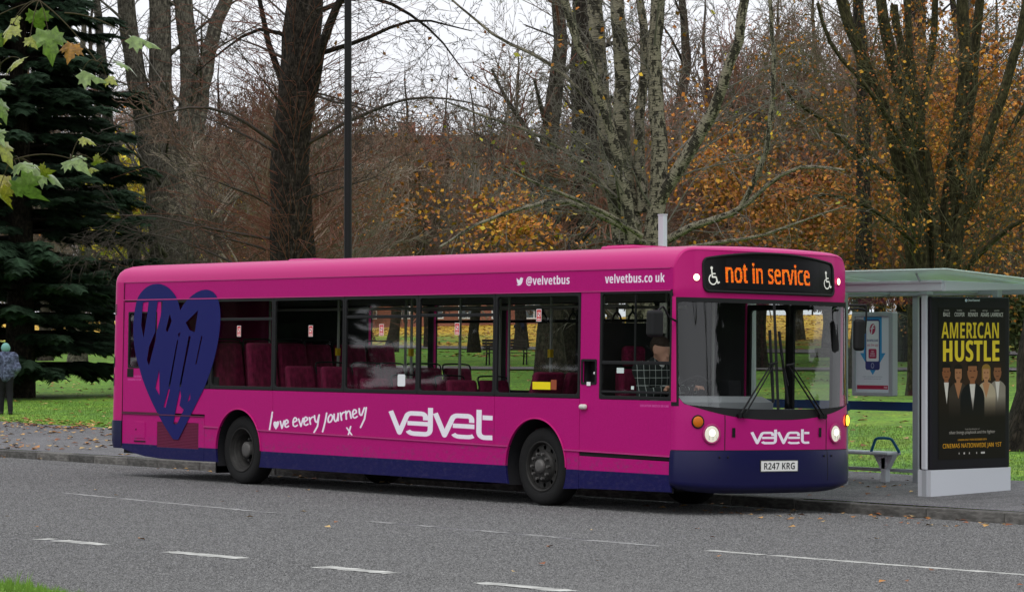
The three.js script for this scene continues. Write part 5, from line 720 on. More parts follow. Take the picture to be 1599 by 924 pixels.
    c2.fillStyle = '#b8b4ae'; [[0.3, 10], [0.37, 22], [0.45, 14], [0.56, 12], [0.63, 60]].forEach(([x, q]) => c2.fillRect(x * w, 1528, q, 20));
  });
  const pm = new THREE.MeshPhysicalMaterial({ map: tex, roughness: 0.4, specularIntensity: 0.4 });
  part('poster', new THREE.PlaneGeometry(1.06, 1.64).rotateY(Math.PI / 2).translate(x1 - 0.002, 1.287, -0.02), pm, p);
  const logo = canvasTex(256, 48, (c2) => { c2.fillStyle = '#0b0a0d'; c2.fillRect(0, 0, 256, 48); c2.fillStyle = '#dfe6f2'; c2.beginPath(); c2.arc(28, 24, 18, 0, 7); c2.fill(); c2.fillStyle = '#2f5fae'; c2.beginPath(); c2.arc(30, 24, 8, 0, 7); c2.fill(); c2.fillStyle = '#dfe6f2'; c2.font = 'bold 34px sans-serif'; c2.fillText('ClearChannel', 52, 35, 196); });
  part('maker_sign', new THREE.PlaneGeometry(0.25, 0.042).rotateY(Math.PI / 2).translate(x1 - 0.001, 2.187, -0.02), new THREE.MeshStandardMaterial({ map: logo, roughness: 0.5 }), p);
}
{
  const a = thing('hanging_advert', 'pale framed advert with a drawn phone and blue arrow on the shelter wall', 'advert', [-0.09, 1.59, -5.12]);
  const tex = canvasTex(512, 768, (c, w, h) => {
    c.fillStyle = '#dfe4ee'; c.fillRect(0, 0, w, h); c.fillStyle = '#2f9bd6'; c.fillRect(125, 0, 270, 380); c.beginPath(); c.moveTo(70, 370); c.lineTo(450, 370); c.lineTo(260, 590); c.fill(); c.fillStyle = '#dfe4ee'; c.fillStyle = '#27357a';
    const rrect = (x, y, ww, hh, r) => { c.beginPath(); c.moveTo(x + r, y); c.arcTo(x + ww, y, x + ww, y + hh, r); c.arcTo(x + ww, y + hh, x, y + hh, r); c.arcTo(x, y + hh, x, y, r); c.arcTo(x, y, x + ww, y, r); c.fill(); };
    rrect(150, 30, 215, 510, 28); c.fillStyle = '#eef1f6'; rrect(164, 46, 187, 408, 16); c.strokeStyle = '#cfd6e6'; c.lineWidth = 5; c.beginPath(); c.ellipse(257, 496, 20, 24, 0, 0, 7); c.stroke();
    c.fillStyle = '#b81e55'; c.beginPath(); c.ellipse(257, 128, 42, 54, 0.25, 0, 7); c.fill(); c.strokeStyle = '#eef1f6'; c.lineWidth = 15; stroke(c, [[240, 176], [252, 110], [258, 88, 284, 92]], 15); stroke(c, [[226, 126], [284, 116]], 11);
    c.textAlign = 'center'; c.fillStyle = '#27357a'; c.font = 'bold 32px sans-serif'; c.fillText('DOWNLOAD', 257, 254, 172); c.fillStyle = '#b81e55'; c.font = 'italic 34px serif'; c.fillText('our free app', 257, 300, 168); rrect(198, 328, 118, 96, 16); c.fillStyle = '#f2f2f6'; c.font = 'bold 17px sans-serif'; ['FIRST', 'MOBILE', 'MTICKETS'].forEach((s, i) => c.fillText(s, 257, 360 + i * 22, 96));
    c.fillStyle = '#8a93a8'; c.font = '17px sans-serif'; c.fillText('to plan, track and pay for your journey', 256, 612, 360); c.fillText('search First Bus in your app store', 256, 634, 330); c.fillStyle = '#b81e46'; c.fillRect(24, 694, w - 48, 40); c.fillStyle = '#fff'; c.font = 'bold 24px sans-serif'; c.fillText('First', 452, 722);
  });
  part('advert_frame', (() => { const s = rr(-0.335, -0.49, 0.335, 0.49, 0.02); s.holes.push(hole(-0.285, -0.445, 0.265, 0.435, 0.012)); return slab(s, 0.09, 0.05, 0.008); })(), alu, a); part('advert_sheet', new THREE.PlaneGeometry(0.56, 0.89).translate(-0.01, -0.005, 0.03), new THREE.MeshStandardMaterial({ map: tex, roughness: 0.5 }), a); part('advert_back', box(-0.32, -0.475, -0.045, 0.32, 0.475, -0.03), alu, a);
}
{
  const b = thing('shelter_bench', 'narrow grey shelter bench with blue end loop on a flared post', 'bench', [0, 0, -5.0]), blue = std(0.012, 0.10, 0.20, 0.45);
  part('seat', rbox(-1.7, 0.425, -0.10, 0.36, 0.465, 0.14, 0.018, 3), pale, b); for (const x of [-1.35, 0.2]) { const y = paveY(-5) - 0.02; part('bench_leg', merge(rbox(x - 0.04, y, -0.04, x + 0.04, 0.40, 0.04, 0.01), slab(poly([[x - 0.05, 0.26], [x + 0.05, 0.26], [x + 0.16, 0.424], [x - 0.16, 0.424]]), 0.08, 0.04, 0.005)), pale, b); }
  for (const x of [0.235, -1.3]) part('arm_loop', pipe([[x - 0.15, 0.455, 0.12], [x - 0.09, 0.60, 0.11], [x - 0.04, 0.62, 0.1], [x + 0.04, 0.62, 0.05], [x + 0.09, 0.60, 0.02], [x + 0.14, 0.455, -0.05]], 0.017, 8), blue, b);
}
// ---------------------------------------------------------------- people
// surface of smoothly joined tapered capsules, meshed by surface nets
function skin(bones, cell, k0 = 0.05) {
  const lo = V(1e9, 1e9, 1e9), hi = V(-1e9, -1e9, -1e9); for (const b of bones) for (const [p, r] of [[b.a, b.ra], [b.b, b.rb]]) { lo.min(V(p.x - r, p.y - r, p.z - r)); hi.max(V(p.x + r, p.y + r, p.z + r)); }
  lo.addScalar(-2.5 * cell - 0.01); hi.addScalar(2.5 * cell + 0.01); const n = ['x', 'y', 'z'].map((q) => Math.ceil((hi[q] - lo[q]) / cell) + 1), F = new Float32Array(n[0] * n[1] * n[2]), id = (i, j, l) => (l * n[1] + j) * n[0] + i;
  for (let l = 0; l < n[2]; l++) for (let j = 0; j < n[1]; j++) for (let i = 0; i < n[0]; i++) {
    const x = lo.x + i * cell, y = lo.y + j * cell, z = lo.z + l * cell; let d = 1e3;
    for (const b of bones) { const ax = x - b.a.x, ay = y - b.a.y, az = (z - b.a.z), bx = b.b.x - b.a.x, by = b.b.y - b.a.y, bz = b.b.z - b.a.z, h = clamp((ax * bx + ay * by + az * bz) / (bx * bx + by * by + bz * bz + 1e-9)), q = Math.hypot((ax - bx * h) * (b.sx ?? 1), (ay - by * h), (az - bz * h) * (b.sz ?? 1)) - lerp(b.ra, b.rb, h), k = b.k ?? k0, m = Math.max(k - Math.abs(d - q), 0) / k; d = Math.min(d, q) - m * m * k * 0.25; }
    F[id(i, j, l)] = d;
  }
  const P = [], ix = [], at = new Map();
  for (let l = 0; l < n[2] - 1; l++) for (let j = 0; j < n[1] - 1; j++) for (let i = 0; i < n[0] - 1; i++) {
    let c = 0, sx = 0, sy = 0, sz = 0, mask = 0; const f = []; for (let q = 0; q < 8; q++) { f[q] = F[id(i + (q & 1), j + (q >> 1 & 1), l + (q >> 2))]; if (f[q] < 0) mask |= 1 << q; } if (!mask || mask === 255) continue;
    for (let q = 0; q < 8; q++) for (const e of [1, 2, 4]) if (!(q & e) && (f[q] < 0) !== (f[q | e] < 0)) { const t = f[q] / (f[q] - f[q | e]); sx += (q & 1) + (e === 1 ? t : 0); sy += (q >> 1 & 1) + (e === 2 ? t : 0); sz += (q >> 2) + (e === 4 ? t : 0); c++; }
    at.set(id(i, j, l), P.length / 3); P.push(lo.x + (i + sx / c) * cell, lo.y + (j + sy / c) * cell, lo.z + (l + sz / c) * cell);
  }
  for (let l = 1; l < n[2] - 1; l++) for (let j = 1; j < n[1] - 1; j++) for (let i = 1; i < n[0] - 1; i++) { const a = F[id(i, j, l)] < 0, Q = (w, x, y, z, flip) => { w = at.get(w); x = at.get(x); y = at.get(y); z = at.get(z); if (flip) ix.push(w, x, y, w, y, z); else ix.push(w, y, x, w, z, y); };
    if (a !== F[id(i + 1, j, l)] < 0) Q(id(i, j - 1, l - 1), id(i, j, l - 1), id(i, j, l), id(i, j - 1, l), a); if (a !== F[id(i, j + 1, l)] < 0) Q(id(i - 1, j, l - 1), id(i - 1, j, l), id(i, j, l), id(i, j, l - 1), a); if (a !== F[id(i, j, l + 1)] < 0) Q(id(i - 1, j - 1, l), id(i, j - 1, l), id(i, j, l), id(i - 1, j, l), a); }
  const g = new THREE.BufferGeometry(), uv = new Float32Array(P.length / 3 * 2); for (let i = 0; i < P.length / 3; i++) { uv[i * 2] = P[i * 3] + P[i * 3 + 2] * 0.6; uv[i * 2 + 1] = P[i * 3 + 1]; }
  g.setAttribute('position', new THREE.Float32BufferAttribute(P, 3)); g.setAttribute('uv', new THREE.BufferAttribute(uv, 2)); g.setIndex(ix); g.computeVertexNormals(); return g;
}
const B = (a, b, ra, rb, o = {}) => ({ a: V(...a), b: V(...b), ra, rb, ...o });
// joints in the person's own axes: z forward, x to their left
function person(label, pos, turn, J, look) {
  const p = thing('person', label, 'person', pos, turn), s = (a, b, ra, rb, o) => B(J[a], J[b], ra, rb, o), add = (v, x, y, z) => [v[0] + x, v[1] + y, v[2] + z];
  const limbs = (g) => ['l', 'r'].flatMap((q) => [s(q + 'sh', q + 'el', 0.05 + g, 0.042 + g), s(q + 'el', q + 'wr', 0.042 + g, 0.03 + g * 0.9)]), legs = (g) => ['l', 'r'].flatMap((q) => [s(q + 'hip', q + 'kn', 0.085 + g, 0.058 + g), s(q + 'kn', q + 'an', 0.058 + g, 0.042 + g)]);
  const torso = (g) => [s('pel', 'wst', 0.125 + g, 0.12 + g, { sz: 1.25 }), s('wst', 'chs', 0.12 + g, 0.145 + g, { sz: 1.25 }), B(add(J.chs, 0, 0.06, 0), J.nk, 0.11 + g, 0.06 + g), s('lsh', 'rsh', 0.065 + g, 0.065 + g)];
  const H = J.hd, f = look.face ?? [0, 0, 1], side = [f[2], 0, -f[0]], hp = (a, u, b) => [H[0] + side[0] * a + f[0] * b, H[1] + u + (f[1] ?? 0) * b, H[2] + side[2] * a + f[2] * b];
  const head = skin([B(hp(0, 0.03, -0.02), hp(0, 0.02, 0.01), 0.088, 0.084), B(hp(0, -0.03, 0.03), hp(0, -0.085, 0.055), 0.066, 0.045), B(hp(0, 0.01, 0.09), hp(0, -0.025, 0.105), 0.010, 0.016, { k: 0.02 }), B(hp(-0.03, 0.025, 0.082), hp(0.03, 0.025, 0.082), 0.012, 0.012, { k: 0.02 }), B(hp(-0.022, -0.058, 0.088), hp(0.022, -0.058, 0.088), 0.009, 0.009, { k: 0.015 }), B(hp(0.085, 0.01, -0.01), hp(0.092, -0.03, 0), 0.014, 0.010, { k: 0.015 }), B(hp(-0.085, 0.01, -0.01), hp(-0.092, -0.03, 0), 0.014, 0.010, { k: 0.015 }), B(J.nk, hp(0, -0.05, -0.02), 0.055, 0.052)], 0.007, 0.04);
  const hand = (q) => { const w = V(...J[q + 'wr']), d = V(...J[q + 'hn']).sub(w).normalize(), o = V(0, 1, 0).cross(d).normalize(), up = d.clone().cross(o), b = [], at = (a, x, y) => w.clone().addScaledVector(d, a).addScaledVector(o, x).addScaledVector(up, y).toArray(); b.push(B(at(0, 0, 0), at(0.03, 0, 0), 0.027, 0.03)); b.push(B(at(0.05, -0.025, 0), at(0.05, 0.025, 0), 0.019, 0.019)); [[-0.032, 0.060], [-0.011, 0.072], [0.011, 0.068], [0.031, 0.052]].forEach(([x, L]) => { b.push(B(at(0.07, x, 0), at(0.07 + L * 0.55, x * 1.1, -0.014), 0.0095, 0.009, { k: 0.012 }), B(at(0.07 + L * 0.55, x * 1.1, -0.014), at(0.07 + L * 0.8, x * 1.1, -0.045), 0.009, 0.0075, { k: 0.012 })); }); b.push(B(at(0.02, -0.035, -0.01), at(0.065, -0.055, -0.03), 0.012, 0.009, { k: 0.012 })); return skin(b, 0.0055, 0.02); };
  const bodyGeo = merge(skin([...torso(-0.012), ...limbs(-0.008), ...legs(-0.01), B(J.nk, J.hd, 0.05, 0.05)], 0.018), head, hand('l'), hand('r'));
  part('body', bodyGeo, std(0.42, 0.23, 0.16, 0.6), p);
  part('jacket', skin([...torso(look.bulk ?? 0.02), ...limbs(look.bulk ?? 0.02), ...(look.hem ? [s('pel', 'lhip', 0.125, 0.115, { sz: 1.2 }), s('pel', 'rhip', 0.125, 0.115, { sz: 1.2 })] : [])], 0.016, 0.06), look.top, p);
  part('trousers', skin([...legs(0.018), B(J.lhip, J.rhip, 0.10, 0.10), s('pel', 'pel', 0.12, 0.12)], 0.016, 0.05), look.bottom, p);
  for (const q of ['l', 'r']) part('shoe', skin([B(J[q + 'an'], add(J[q + 'an'], 0, -0.05, 0.0), 0.045, 0.045), B(add(J[q + 'an'], 0, -0.05, -0.02), add(J[q + 'an'], 0, -0.055, 0.15), 0.042, 0.034)], 0.010), std(0.02, 0.02, 0.02, 0.6), p);
  if (look.hat) part('knit_hat', skin([B(hp(0, 0.055, -0.025), hp(0, 0.075, -0.01), 0.104, 0.09), B(hp(0, 0.02, -0.03), hp(0, 0.03, 0), 0.1, 0.096)], 0.010), look.hat, p); else part('hair', skin([B(hp(0, 0.06, -0.035), hp(0, 0.075, 0.02), 0.088, 0.078), B(hp(0, 0.0, -0.055), hp(0, -0.03, -0.05), 0.075, 0.06)], 0.009), look.hair ?? std(0.03, 0.02, 0.015, 0.8), p);
  for (const x of [-0.032, 0.032]) part('eye', new THREE.SphereGeometry(0.011, 10, 8).translate(...hp(x, 0.008, 0.083)), std(0.03, 0.02, 0.015, 0.3), p);
  return p;
}
const walk = { pel: [0, 0.96, 0], wst: [0, 1.10, 0], chs: [0, 1.28, 0.02], nk: [0, 1.46, 0.0], hd: [0, 1.585, 0.03], lsh: [0.18, 1.40, 0], rsh: [-0.18, 1.40, 0], lel: [0.26, 1.14, -0.08], rel: [-0.26, 1.14, -0.06], lwr: [0.19, 0.97, 0.08], rwr: [-0.19, 0.97, 0.10], lhn: [0.15, 0.93, 0.16], rhn: [-0.15, 0.93, 0.18], lhip: [0.09, 0.92, 0], rhip: [-0.09, 0.92, 0], lkn: [0.095, 0.50, 0.10], rkn: [-0.095, 0.49, 0.0], lan: [0.10, 0.09, 0.08], ran: [-0.10, 0.10, -0.16] };
{
  const denim = canvasTex(256, 256, (c, w, h) => { c.fillStyle = '#4a5168'; c.fillRect(0, 0, w, h); const r = mulberry(8); for (let i = 0; i < 1400; i++) { c.fillStyle = r() < 0.5 ? `rgba(120,130,160,${0.15 + r() * 0.3})` : `rgba(30,34,50,${0.15 + r() * 0.3})`; c.beginPath(); c.arc(r() * w, r() * h, 2 + r() * 7, 0, 7); c.fill(); } }); denim.wrapS = denim.wrapT = THREE.RepeatWrapping;
  const s = spot(8, 524.75, 60.5); person('person in teal knit hat and mottled blue jacket walking away, far left', [s.x, parkY(s.x, s.z), s.z], YAW + Math.PI + 0.25, walk, { top: new THREE.MeshStandardMaterial({ map: denim, roughness: 0.95 }), bottom: std(0.012, 0.012, 0.014, 0.9), hat: std(0.16, 0.34, 0.31, 0.95), bulk: 0.055, hem: true }).scale.setScalar(0.84);
  const w = spot(812, 524.75, 150), stride = { ...walk, lkn: [0.095, 0.52, 0.20], lan: [0.10, 0.12, 0.30], rkn: [-0.095, 0.50, -0.08], ran: [-0.10, 0.14, -0.36], lel: [0.24, 1.16, -0.16], rel: [-0.24, 1.16, 0.08] };
  person('person in dark jacket striding over the far lawn, seen through the saloon', [w.x, parkY(w.x, w.z), w.z], YAW + 1.9, stride, { top: std(0.03, 0.035, 0.06, 0.9), bottom: std(0.05, 0.05, 0.07, 0.9), bulk: 0.04, hem: true });
  const check = canvasTex(256, 256, (c, W, H) => { c.fillStyle = '#0e1514'; c.fillRect(0, 0, W, H); c.strokeStyle = '#9fa6a2'; c.lineWidth = 4; for (let i = 0; i < 4; i++) { c.beginPath(); c.moveTo(i * 64 + 20, 0); c.lineTo(i * 64 + 20, H); c.moveTo(0, i * 64 + 30); c.lineTo(W, i * 64 + 30); c.stroke(); } }); check.wrapS = check.wrapT = THREE.RepeatWrapping; check.repeat.set(3.2, 3.2);
  // seated at the wheel; own axes z forward, so turned to look along the bus
  const drive = { pel: [0, 0.60, -0.02], wst: [0, 0.74, 0.0], chs: [0, 0.95, 0.06], nk: [0, 1.13, 0.10], hd: [0, 1.26, 0.17], lsh: [0.19, 1.06, 0.07], rsh: [-0.19, 1.06, 0.07], lel: [0.26, 0.80, 0.20], rel: [-0.27, 0.80, 0.20], lwr: [0.20, 0.86, 0.46], rwr: [-0.20, 0.86, 0.46], lhn: [0.19, 0.90, 0.56], rhn: [-0.19, 0.90, 0.56], lhip: [0.09, 0.58, 0.02], rhip: [-0.09, 0.58, 0.02], lkn: [0.13, 0.60, 0.45], rkn: [-0.13, 0.60, 0.45], lan: [0.13, 0.14, 0.50], ran: [-0.13, 0.14, 0.52] };
  const lz = -0.50, ly = 0.40; const dr = person('driver in black-and-white checked jumper, head bowed, at the bus wheel', [1.22, ly * Math.cos(0.0177) + lz * Math.sin(0.0177), lz * Math.cos(0.0177) - ly * Math.sin(0.0177)], Math.PI / 2, drive, { top: new THREE.MeshStandardMaterial({ map: check, roughness: 0.95 }), bottom: std(0.015, 0.015, 0.02, 0.9), face: [0, -0.35, 0.94], bulk: 0.02 });
  part('collar', pipe([[0.07, 1.145, 0.06], [0.03, 1.13, 0.17], [0, 1.10, 0.19], [-0.03, 1.13, 0.17], [-0.07, 1.145, 0.06]], 0.018, 6), M.white, dr);
}
// ---------------------------------------------------------------- trees on the near side of the road, mirrored in glass and paint
{
  const G = 'trees along the near side of the road, outside the photograph', kinds = scene.children.filter((o) => /^bare_tree/.test(o.name)), con = scene.children.find((o) => o.name === 'conifer_tree'), rnd = mulberry(71);
  const put = (src, name, x, z, s, label, cat) => { const c = src.clone(); c.name = numbered(name); c.userData = { label, category: cat, group: G }; c.position.set(x, 0.2, z); c.rotation.y = rnd() * 6.3; c.scale.setScalar(s); scene.add(c); };
  for (const [x, z] of [[-22, 27], [-36, 31], [-50, 28], [-64, 36], [-80, 30], [-8, 34], [16, -15], [27, -24], [40, -12]]) put(kinds[Math.floor(rnd() * 3)], 'roadside_tree', x, z, 0.9 + 0.3 * rnd(), 'bare roadside tree on the near side, outside the picture', 'tree');
  for (const [x, z] of [[-30, 42], [-37, 47], [-44, 43], [-51, 48], [-58, 45], [-65, 49], [-72, 44], [-80, 48], [-90, 44], [-16, 44], [-23, 48], [-108, 40], [19, -15], [27, -17], [36, -25], [25, -27], [46, -30]]) put(con, 'added_conifer', x, z, 1.2 + 0.25 * rnd(), 'unseen dark conifer added to darken reflections in the bus', 'tree');  // unseen conifers added so the bus glass and paint mirror something dark
}
// ---------------------------------------------------------------- maple leaves hanging into the picture
{
  const rnd = mulberry(88), foot = spot(-330, 524.75, 14.5), t = thing('maple_tree', 'maple whose green and yellow leaves hang in at top left', 'tree', [foot.x, 0.2, foot.z]), o = V(foot.x, 0.2, foot.z), at = (u, v, d) => spot(u, v, d).sub(o), W = new Tubes();
  W.add([V(0, -0.2, 0), V(0.03, 1.6, 0), V(0, 3.4, 0.05), V(-0.1, 6.5, 0)], [0.22, 0.17, 0.14, 0.06], 12, 0.25); part('trunk', W.geo(), bark.dark, t);
  const lobe = [[0, -0.06], [0.10, -0.02], [0.30, -0.16], [0.36, 0.02], [0.52, 0.04], [0.44, 0.16], [0.60, 0.34], [0.42, 0.36], [0.40, 0.46], [0.22, 0.40], [0.25, 0.62], [0.14, 0.70], [0.0, 1.0]], outl = [...lobe, ...lobe.slice(1, -1).reverse().map(([x, y]) => [-x, y])];
  const leaf = (fold, droop) => { const p = [0, 0.22, 0], uv = [0, 0], ix = []; const N = outl.length, mid = []; outl.forEach(([x, y]) => mid.push([x * 0.55, 0.22 + (y - 0.22) * 0.55])); const bend = (x, y) => -fold * Math.abs(x) - droop * Math.max(0, y - 0.1) ** 2 - droop * 0.7 * x * x + 0.03 * Math.sin(y * 14 + x * 9); p[2] = bend(0, 0.22); for (const r of [mid, outl]) for (const [x, y] of r) { p.push(x, y, bend(x, y)); uv.push(x, y); } for (let i = 0; i < N; i++) { const a = 1 + i, b = 1 + (i + 1) % N; ix.push(0, a, b, a, a + N, b + N, a, b + N, b); } const g = new THREE.BufferGeometry(); g.setAttribute('position', new THREE.Float32BufferAttribute(p, 3)); g.setAttribute('uv', new THREE.Float32BufferAttribute(uv, 2)); g.setIndex(ix); g.computeVertexNormals(); return g; };
  const shapes = [leaf(0.15, 0.5), leaf(0.35, 0.35), leaf(-0.1, 0.7), leaf(0.5, 0.2)];
  const lm = (r, g, b) => phys(r, g, b, 0.5, { transmission: 0.35, thickness: 0, side: THREE.DoubleSide, map: TEX.tone });
  const C = { g: lm(0.22, 0.38, 0.04), p: lm(0.28, 0.42, 0.10), y: lm(0.55, 0.48, 0.04), o: lm(0.62, 0.28, 0.02), yg: lm(0.42, 0.46, 0.04) };
  // u, v, size in photograph pixels, lean of the tip from straight down (degrees, + to the right), tone, tilt
  const L = [[55, 18, 46, 5, 'g', 20], [18, 40, 40, -10, 'yg', 35], [22, 28, 22, 40, 'yg', 40], [46, 58, 28, 20, 'yg', 30], [74, 48, 62, 8, 'g', 15], [112, 68, 40, -12, 'o', 20], [34, 94, 46, -75, 'yg', 55], [-4, 124, 40, 40, 'p', 50], [-4, 158, 44, 15, 'g', 30], [205, 56, 58, 62, 'p', 60], [182, 98, 44, 80, 'p', 65], [128, 110, 52, 55, 'p', 50], [166, 122, 26, 65, 'yg', 40], [128, 214, 30, 50, 'yg', 55], [108, 250, 52, 72, 'p', 55], [146, 252, 24, 85, 'yg', 50], [52, 262, 66, 62, 'p', 50], [30, 254, 46, 55, 'p', 55], [28, 280, 66, 28, 'p', 35], [6, 274, 44, -10, 'y', 30], [-4, 222, 54, 25, 'yg', 35], [-2, 296, 44, 10, 'y', 30], [-10, 206, 40, 55, 'p', 55], [140, 262, 18, 70, 'yg', 50], [62, 268, 30, 80, 'yg', 50], [-20, 60, 60, 20, 'g', 30], [-30, 180, 60, 10, 'yg', 30], [-40, 270, 60, 10, 'p', 30]];
  const T = new Tubes(); const q0 = at(-330, 120, 14.5), hub = at(-60, 60, 14.3), hub2 = at(-70, 235, 14.2), stem = (a, b, r) => { const m = a.clone().lerp(b, 0.5).add(V(0, 0.05, 0)); T.add(new THREE.QuadraticBezierCurve3(a, m, b).getPoints(8), Array.from({ length: 9 }, (_, i) => lerp(r, r * 0.5, i / 8)), 5); };
  stem(V(0, 3.0, 0), hub, 0.016); stem(V(0, 2.4, 0), hub2, 0.014); const near = [[at(60, 0, 14.1), hub], [at(150, 96, 14.0), at(60, 0, 14.1)], [at(20, 250, 14.1), hub2], [at(110, 248, 14.0), at(20, 250, 14.1)], [at(0, 100, 14.1), hub], [at(196, 54, 14), at(100, 20, 14.05)]]; for (const [b, a] of near) stem(a, b, 0.004);
  const nodes = near.map((n) => n[0]).concat([hub, hub2]);
  L.forEach(([u, v, s, lean_, c, tilt], i) => { const d = 13.9 + 0.35 * rnd(), p = at(u, v, d), m = part('leaf', shapes[i % 4], C[c], t), k = s * d / 4621.56 * 0.86; m.position.copy(p); m.scale.setScalar(k); m.rotation.order = 'YXZ'; m.rotation.set(-(tilt + 5) * R * (rnd() < 0.6 ? 1 : -0.6), YAW + (rnd() - 0.5) * 1.5, Math.PI + lean_ * R); let best = nodes[0]; for (const n of nodes) if (n.distanceTo(p) < best.distanceTo(p)) best = n; stem(best, p, 0.003); });
  part('twig', T.geo(), std(0.05, 0.038, 0.02, 0.8), t);
  const s0 = spot(586, 960, 13), sap = thing('sapling', 'pale green leaf tip poking up at the bottom edge of the road', 'plant', [s0.x, s0.y - 0.35, s0.z]); part('stem', pipe([[0, -0.1, 0], [0.01, 0.2, 0], [0, 0.42, 0]], 0.004, 5), std(0.1, 0.12, 0.03, 0.8), sap);
  for (const [x, y, z, r, tl, sc] of [[0, 0.40, 0, 1.9, 0.9, 0.13], [-0.03, 0.36, 0.02, 2.6, 1.1, 0.12], [0.04, 0.33, 0, 0.7, 0.9, 0.12]]) { const m = part('leaf', shapes[1], C.p, sap); m.position.set(x, y, z); m.scale.setScalar(sc); m.rotation.order = 'YXZ'; m.rotation.set(-tl, YAW, r - 3.4); }
}
// ---------------------------------------------------------------- grass and fallen leaves
{
  const rnd = mulberry(91), blade = (() => { const p = [], ix = []; let k = 0; for (let i = 0; i < 7; i++) { const a = rnd() * 6.28, x = (rnd() - 0.5) * 0.08, z = (rnd() - 0.5) * 0.08, h = 0.6 + rnd() * 0.5, lx = (rnd() - 0.5) * 0.6, lz = (rnd() - 0.5) * 0.6, w = 0.035; p.push(x - w * Math.cos(a), 0, z - w * Math.sin(a), x + w * Math.cos(a), 0, z + w * Math.sin(a), x + lx * 0.35 - w * 0.6 * Math.cos(a), h * 0.6, z + lz * 0.35 - w * 0.6 * Math.sin(a), x + lx * 0.35 + w * 0.6 * Math.cos(a), h * 0.6, z + lz * 0.35 + w * 0.6 * Math.sin(a), x + lx, h, z + lz); ix.push(k, k + 1, k + 2, k + 1, k + 3, k + 2, k + 2, k + 3, k + 4); k += 5; } const g = new THREE.BufferGeometry(); g.setAttribute('position', new THREE.Float32BufferAttribute(p, 3)); g.setAttribute('uv', new THREE.Float32BufferAttribute(new Float32Array(k * 2), 2)); g.setIndex(ix); g.computeVertexNormals(); return g; })();
  const gm = std(1, 1, 1, 0.8, { side: THREE.DoubleSide }), tone = () => { const k = 0.85 + 0.3 * rnd(); return col(0.115 * k + rnd() * 0.02, 0.225 * k, 0.035 * k); };
  const sow = (n, x0, x1, z0, z1, yf, s0, s1, ok) => { const m = [], c = []; for (let i = 0; i < n; i++) { const x = lerp(x0, x1, rnd()), z = lerp(z0, z1, rnd()); if (ok && !ok(x, z)) continue; m.push(M4(x, yf(x, z) - 0.005, z, 0, rnd() * 6.3, 0, lerp(s0, s1, rnd()))); c.push(tone()); } return [m, c]; };
  const [m1, c1] = sow(42000, -14, 5, -6.0, -16, parkY, 0.02, 0.045, (x, z) => z < paveEdge(x) - 0.02), [m2, c2] = sow(26000, -40, -12, -7, -15, parkY, 0.02, 0.05, (x, z) => z < paveEdge(x) - 0.02);
  tag(instances('lawn_grass', blade, gm, [...m1, ...m2], scene, [...c1, ...c2]), 'short mown grass of the park lawn beside the pavement', 'grass');
  const [m3, c3] = sow(9000, 2, 9.5, 9.2, 13, groundY, 0.025, 0.07, (x, z) => z > verge(x) - 0.12 * rnd() && z < verge(x) + 2.4), [m4, c4] = sow(120, 4, 9, 9.2, 11, groundY, 0.07, 0.16, (x, z) => z > verge(x) + 0.1 && vnoise(x * 3, z * 3, 6) > 0.55);
  tag(instances('verge_grass', blade, gm, [...m3, ...m4], scene, [...c3, ...c4].map((c) => c.multiplyScalar(1.25))), 'rough green grass of the near verge, bottom left corner', 'grass');
  const flat = (n, x0, x1, z0, z1, yf, size, pal, ok, up = 0.35) => { const m = [], c = []; for (let i = 0; i < n; i++) { const x = lerp(x0, x1, rnd()), z = lerp(z0, z1, rnd()); if (ok && !ok(x, z)) continue; m.push(M4(x, yf(x, z) + 0.012 + rnd() * 0.012, z, (rnd() - 0.5) * up, rnd() * 6.3, (rnd() - 0.5) * up, size * (0.6 + 0.8 * rnd()))); const k = pal[Math.floor(rnd() * pal.length)], q = 0.7 + 0.6 * rnd(); c.push(col(k[0] * q, k[1] * q, k[2] * q)); } return [m, c]; };
  const PAL = [[0.34, 0.15, 0.04], [0.42, 0.24, 0.08], [0.25, 0.09, 0.04], [0.48, 0.33, 0.14], [0.20, 0.09, 0.045]], lf = leafMat(1, 1, 1), drop = (name, label, ...sets) => tag(instances(name, leafGeo, lf, sets.flatMap((s) => s[0]), scene, sets.flatMap((s) => s[1])), label, 'leaves');
  const fp = (x, z) => fbm(x * 0.5, z * 0.9, 27, 3);
  drop('fallen_leaves', 'brown and orange leaves strewn over the pavement behind the bus rear', flat(1500, -42, -9, -2.6, -7.6, (x, z) => paveY(z), 0.10, PAL, (x, z) => z > paveEdge(x) && fp(x, z) > 0.44 - 0.05 * (z < -5.5)), flat(900, -40, -12, -6.6, -8.6, (x, z) => Math.max(parkY(x, z), paveY(z)), 0.12, PAL, (x, z) => Math.abs(z - paveEdge(x)) < 0.6 + 0.5 * rnd()), flat(160, -12, 5, -2.7, -6, (x, z) => paveY(z), 0.07, PAL));
  drop('fallen_leaves', 'few dry leaves lying along the gutter and on the road', flat(200, -30, 6, -2.44, -1.7, (x, z) => roadY(z), 0.085, PAL, (x, z) => fp(x, z + 3) > 0.5), flat(60, 0.5, 5, -2.3, -0.4, (x, z) => roadY(z), 0.07, PAL), flat(90, -20, 12, -1, 8, (x, z) => roadY(z), 0.06, PAL));
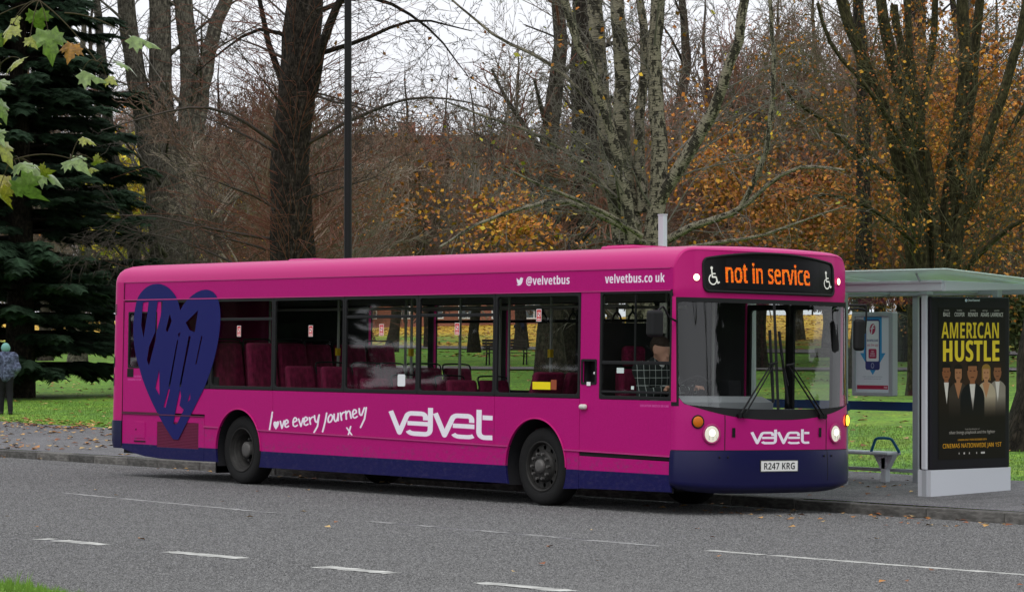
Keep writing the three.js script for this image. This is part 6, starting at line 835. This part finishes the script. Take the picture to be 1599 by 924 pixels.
  drop('fallen_leaves', 'dry leaves scattered over the lawn by the shelter', flat(4200, -60, 6, -6.2, -56, parkY, 0.11, PAL, (x, z) => z < paveEdge(x)));
  drop('fallen_leaves', 'thick carpet of orange leaves on the far bank of the park', flat(30000, -170, 10, -58, -178, parkY, 0.26, [...PAL, [0.5, 0.24, 0.05], [0.44, 0.19, 0.04]], (x, z) => -z > 92 ? fp(x * 0.3, z * 0.3) > 0.3 : fbm(x * 0.16, z * 0.16, 71, 4) > 0.5));
}
{ // surface dressing: loose-set stone chips standing proud of the tarmac
  const rnd = mulberry(123), g = new THREE.OctahedronGeometry(1, 0).scale(1, 0.55, 0.8), m = [], c = [], A = new THREE.Matrix4(), q = new THREE.Quaternion(), e = new THREE.Euler();
  const list = []; while (list.length < 420000) { const d = 19.3 + 26 * rnd() ** 1.5, u = rnd() * 1680 - 40, x = 24.392 + FWD.x * d + RIGHT.x * (u - 799.5) * d / 4621.56, z = 19.64 + FWD.z * d + RIGHT.z * (u - 799.5) * d / 4621.56; if (z < -2.35 || z > 10.2 || MARKS.some(([a, b, w]) => x > a[0] - 0.02 && x < b[0] + 0.02 && Math.abs(z - lerp(a[1], b[1], (x - a[0]) / (b[0] - a[0]))) < w * 0.55 + 0.01)) { if (rnd() < 0.3) list.push(null); continue; } list.push([x, z]); }
  const pts = list.filter(Boolean), I = new THREE.InstancedMesh(g, std(1, 1, 1, 0.85), pts.length); I.name = numbered('road_chippings');
  pts.forEach(([x, z], i) => { const s = 0.0045 + 0.007 * rnd(), k = 0.10 + 0.14 * rnd() ** 1.6; e.set((rnd() - 0.5) * 0.7, rnd() * 6.3, (rnd() - 0.5) * 0.7); A.compose(V(x, roadY(z) + 0.001, z), q.setFromEuler(e), V(s, s, s)); I.setMatrixAt(i, A); I.setColorAt(i, col(k, k * 0.99, k * 0.97)); });
  scene.add(tag(I, 'grey stone chippings set in the road surface', 'road surface', null, 'stuff'));
}
scene.traverse((o) => { if (o.isMesh) { o.castShadow = true; o.receiveShadow = true; } });
renderer.render(scene, camera);
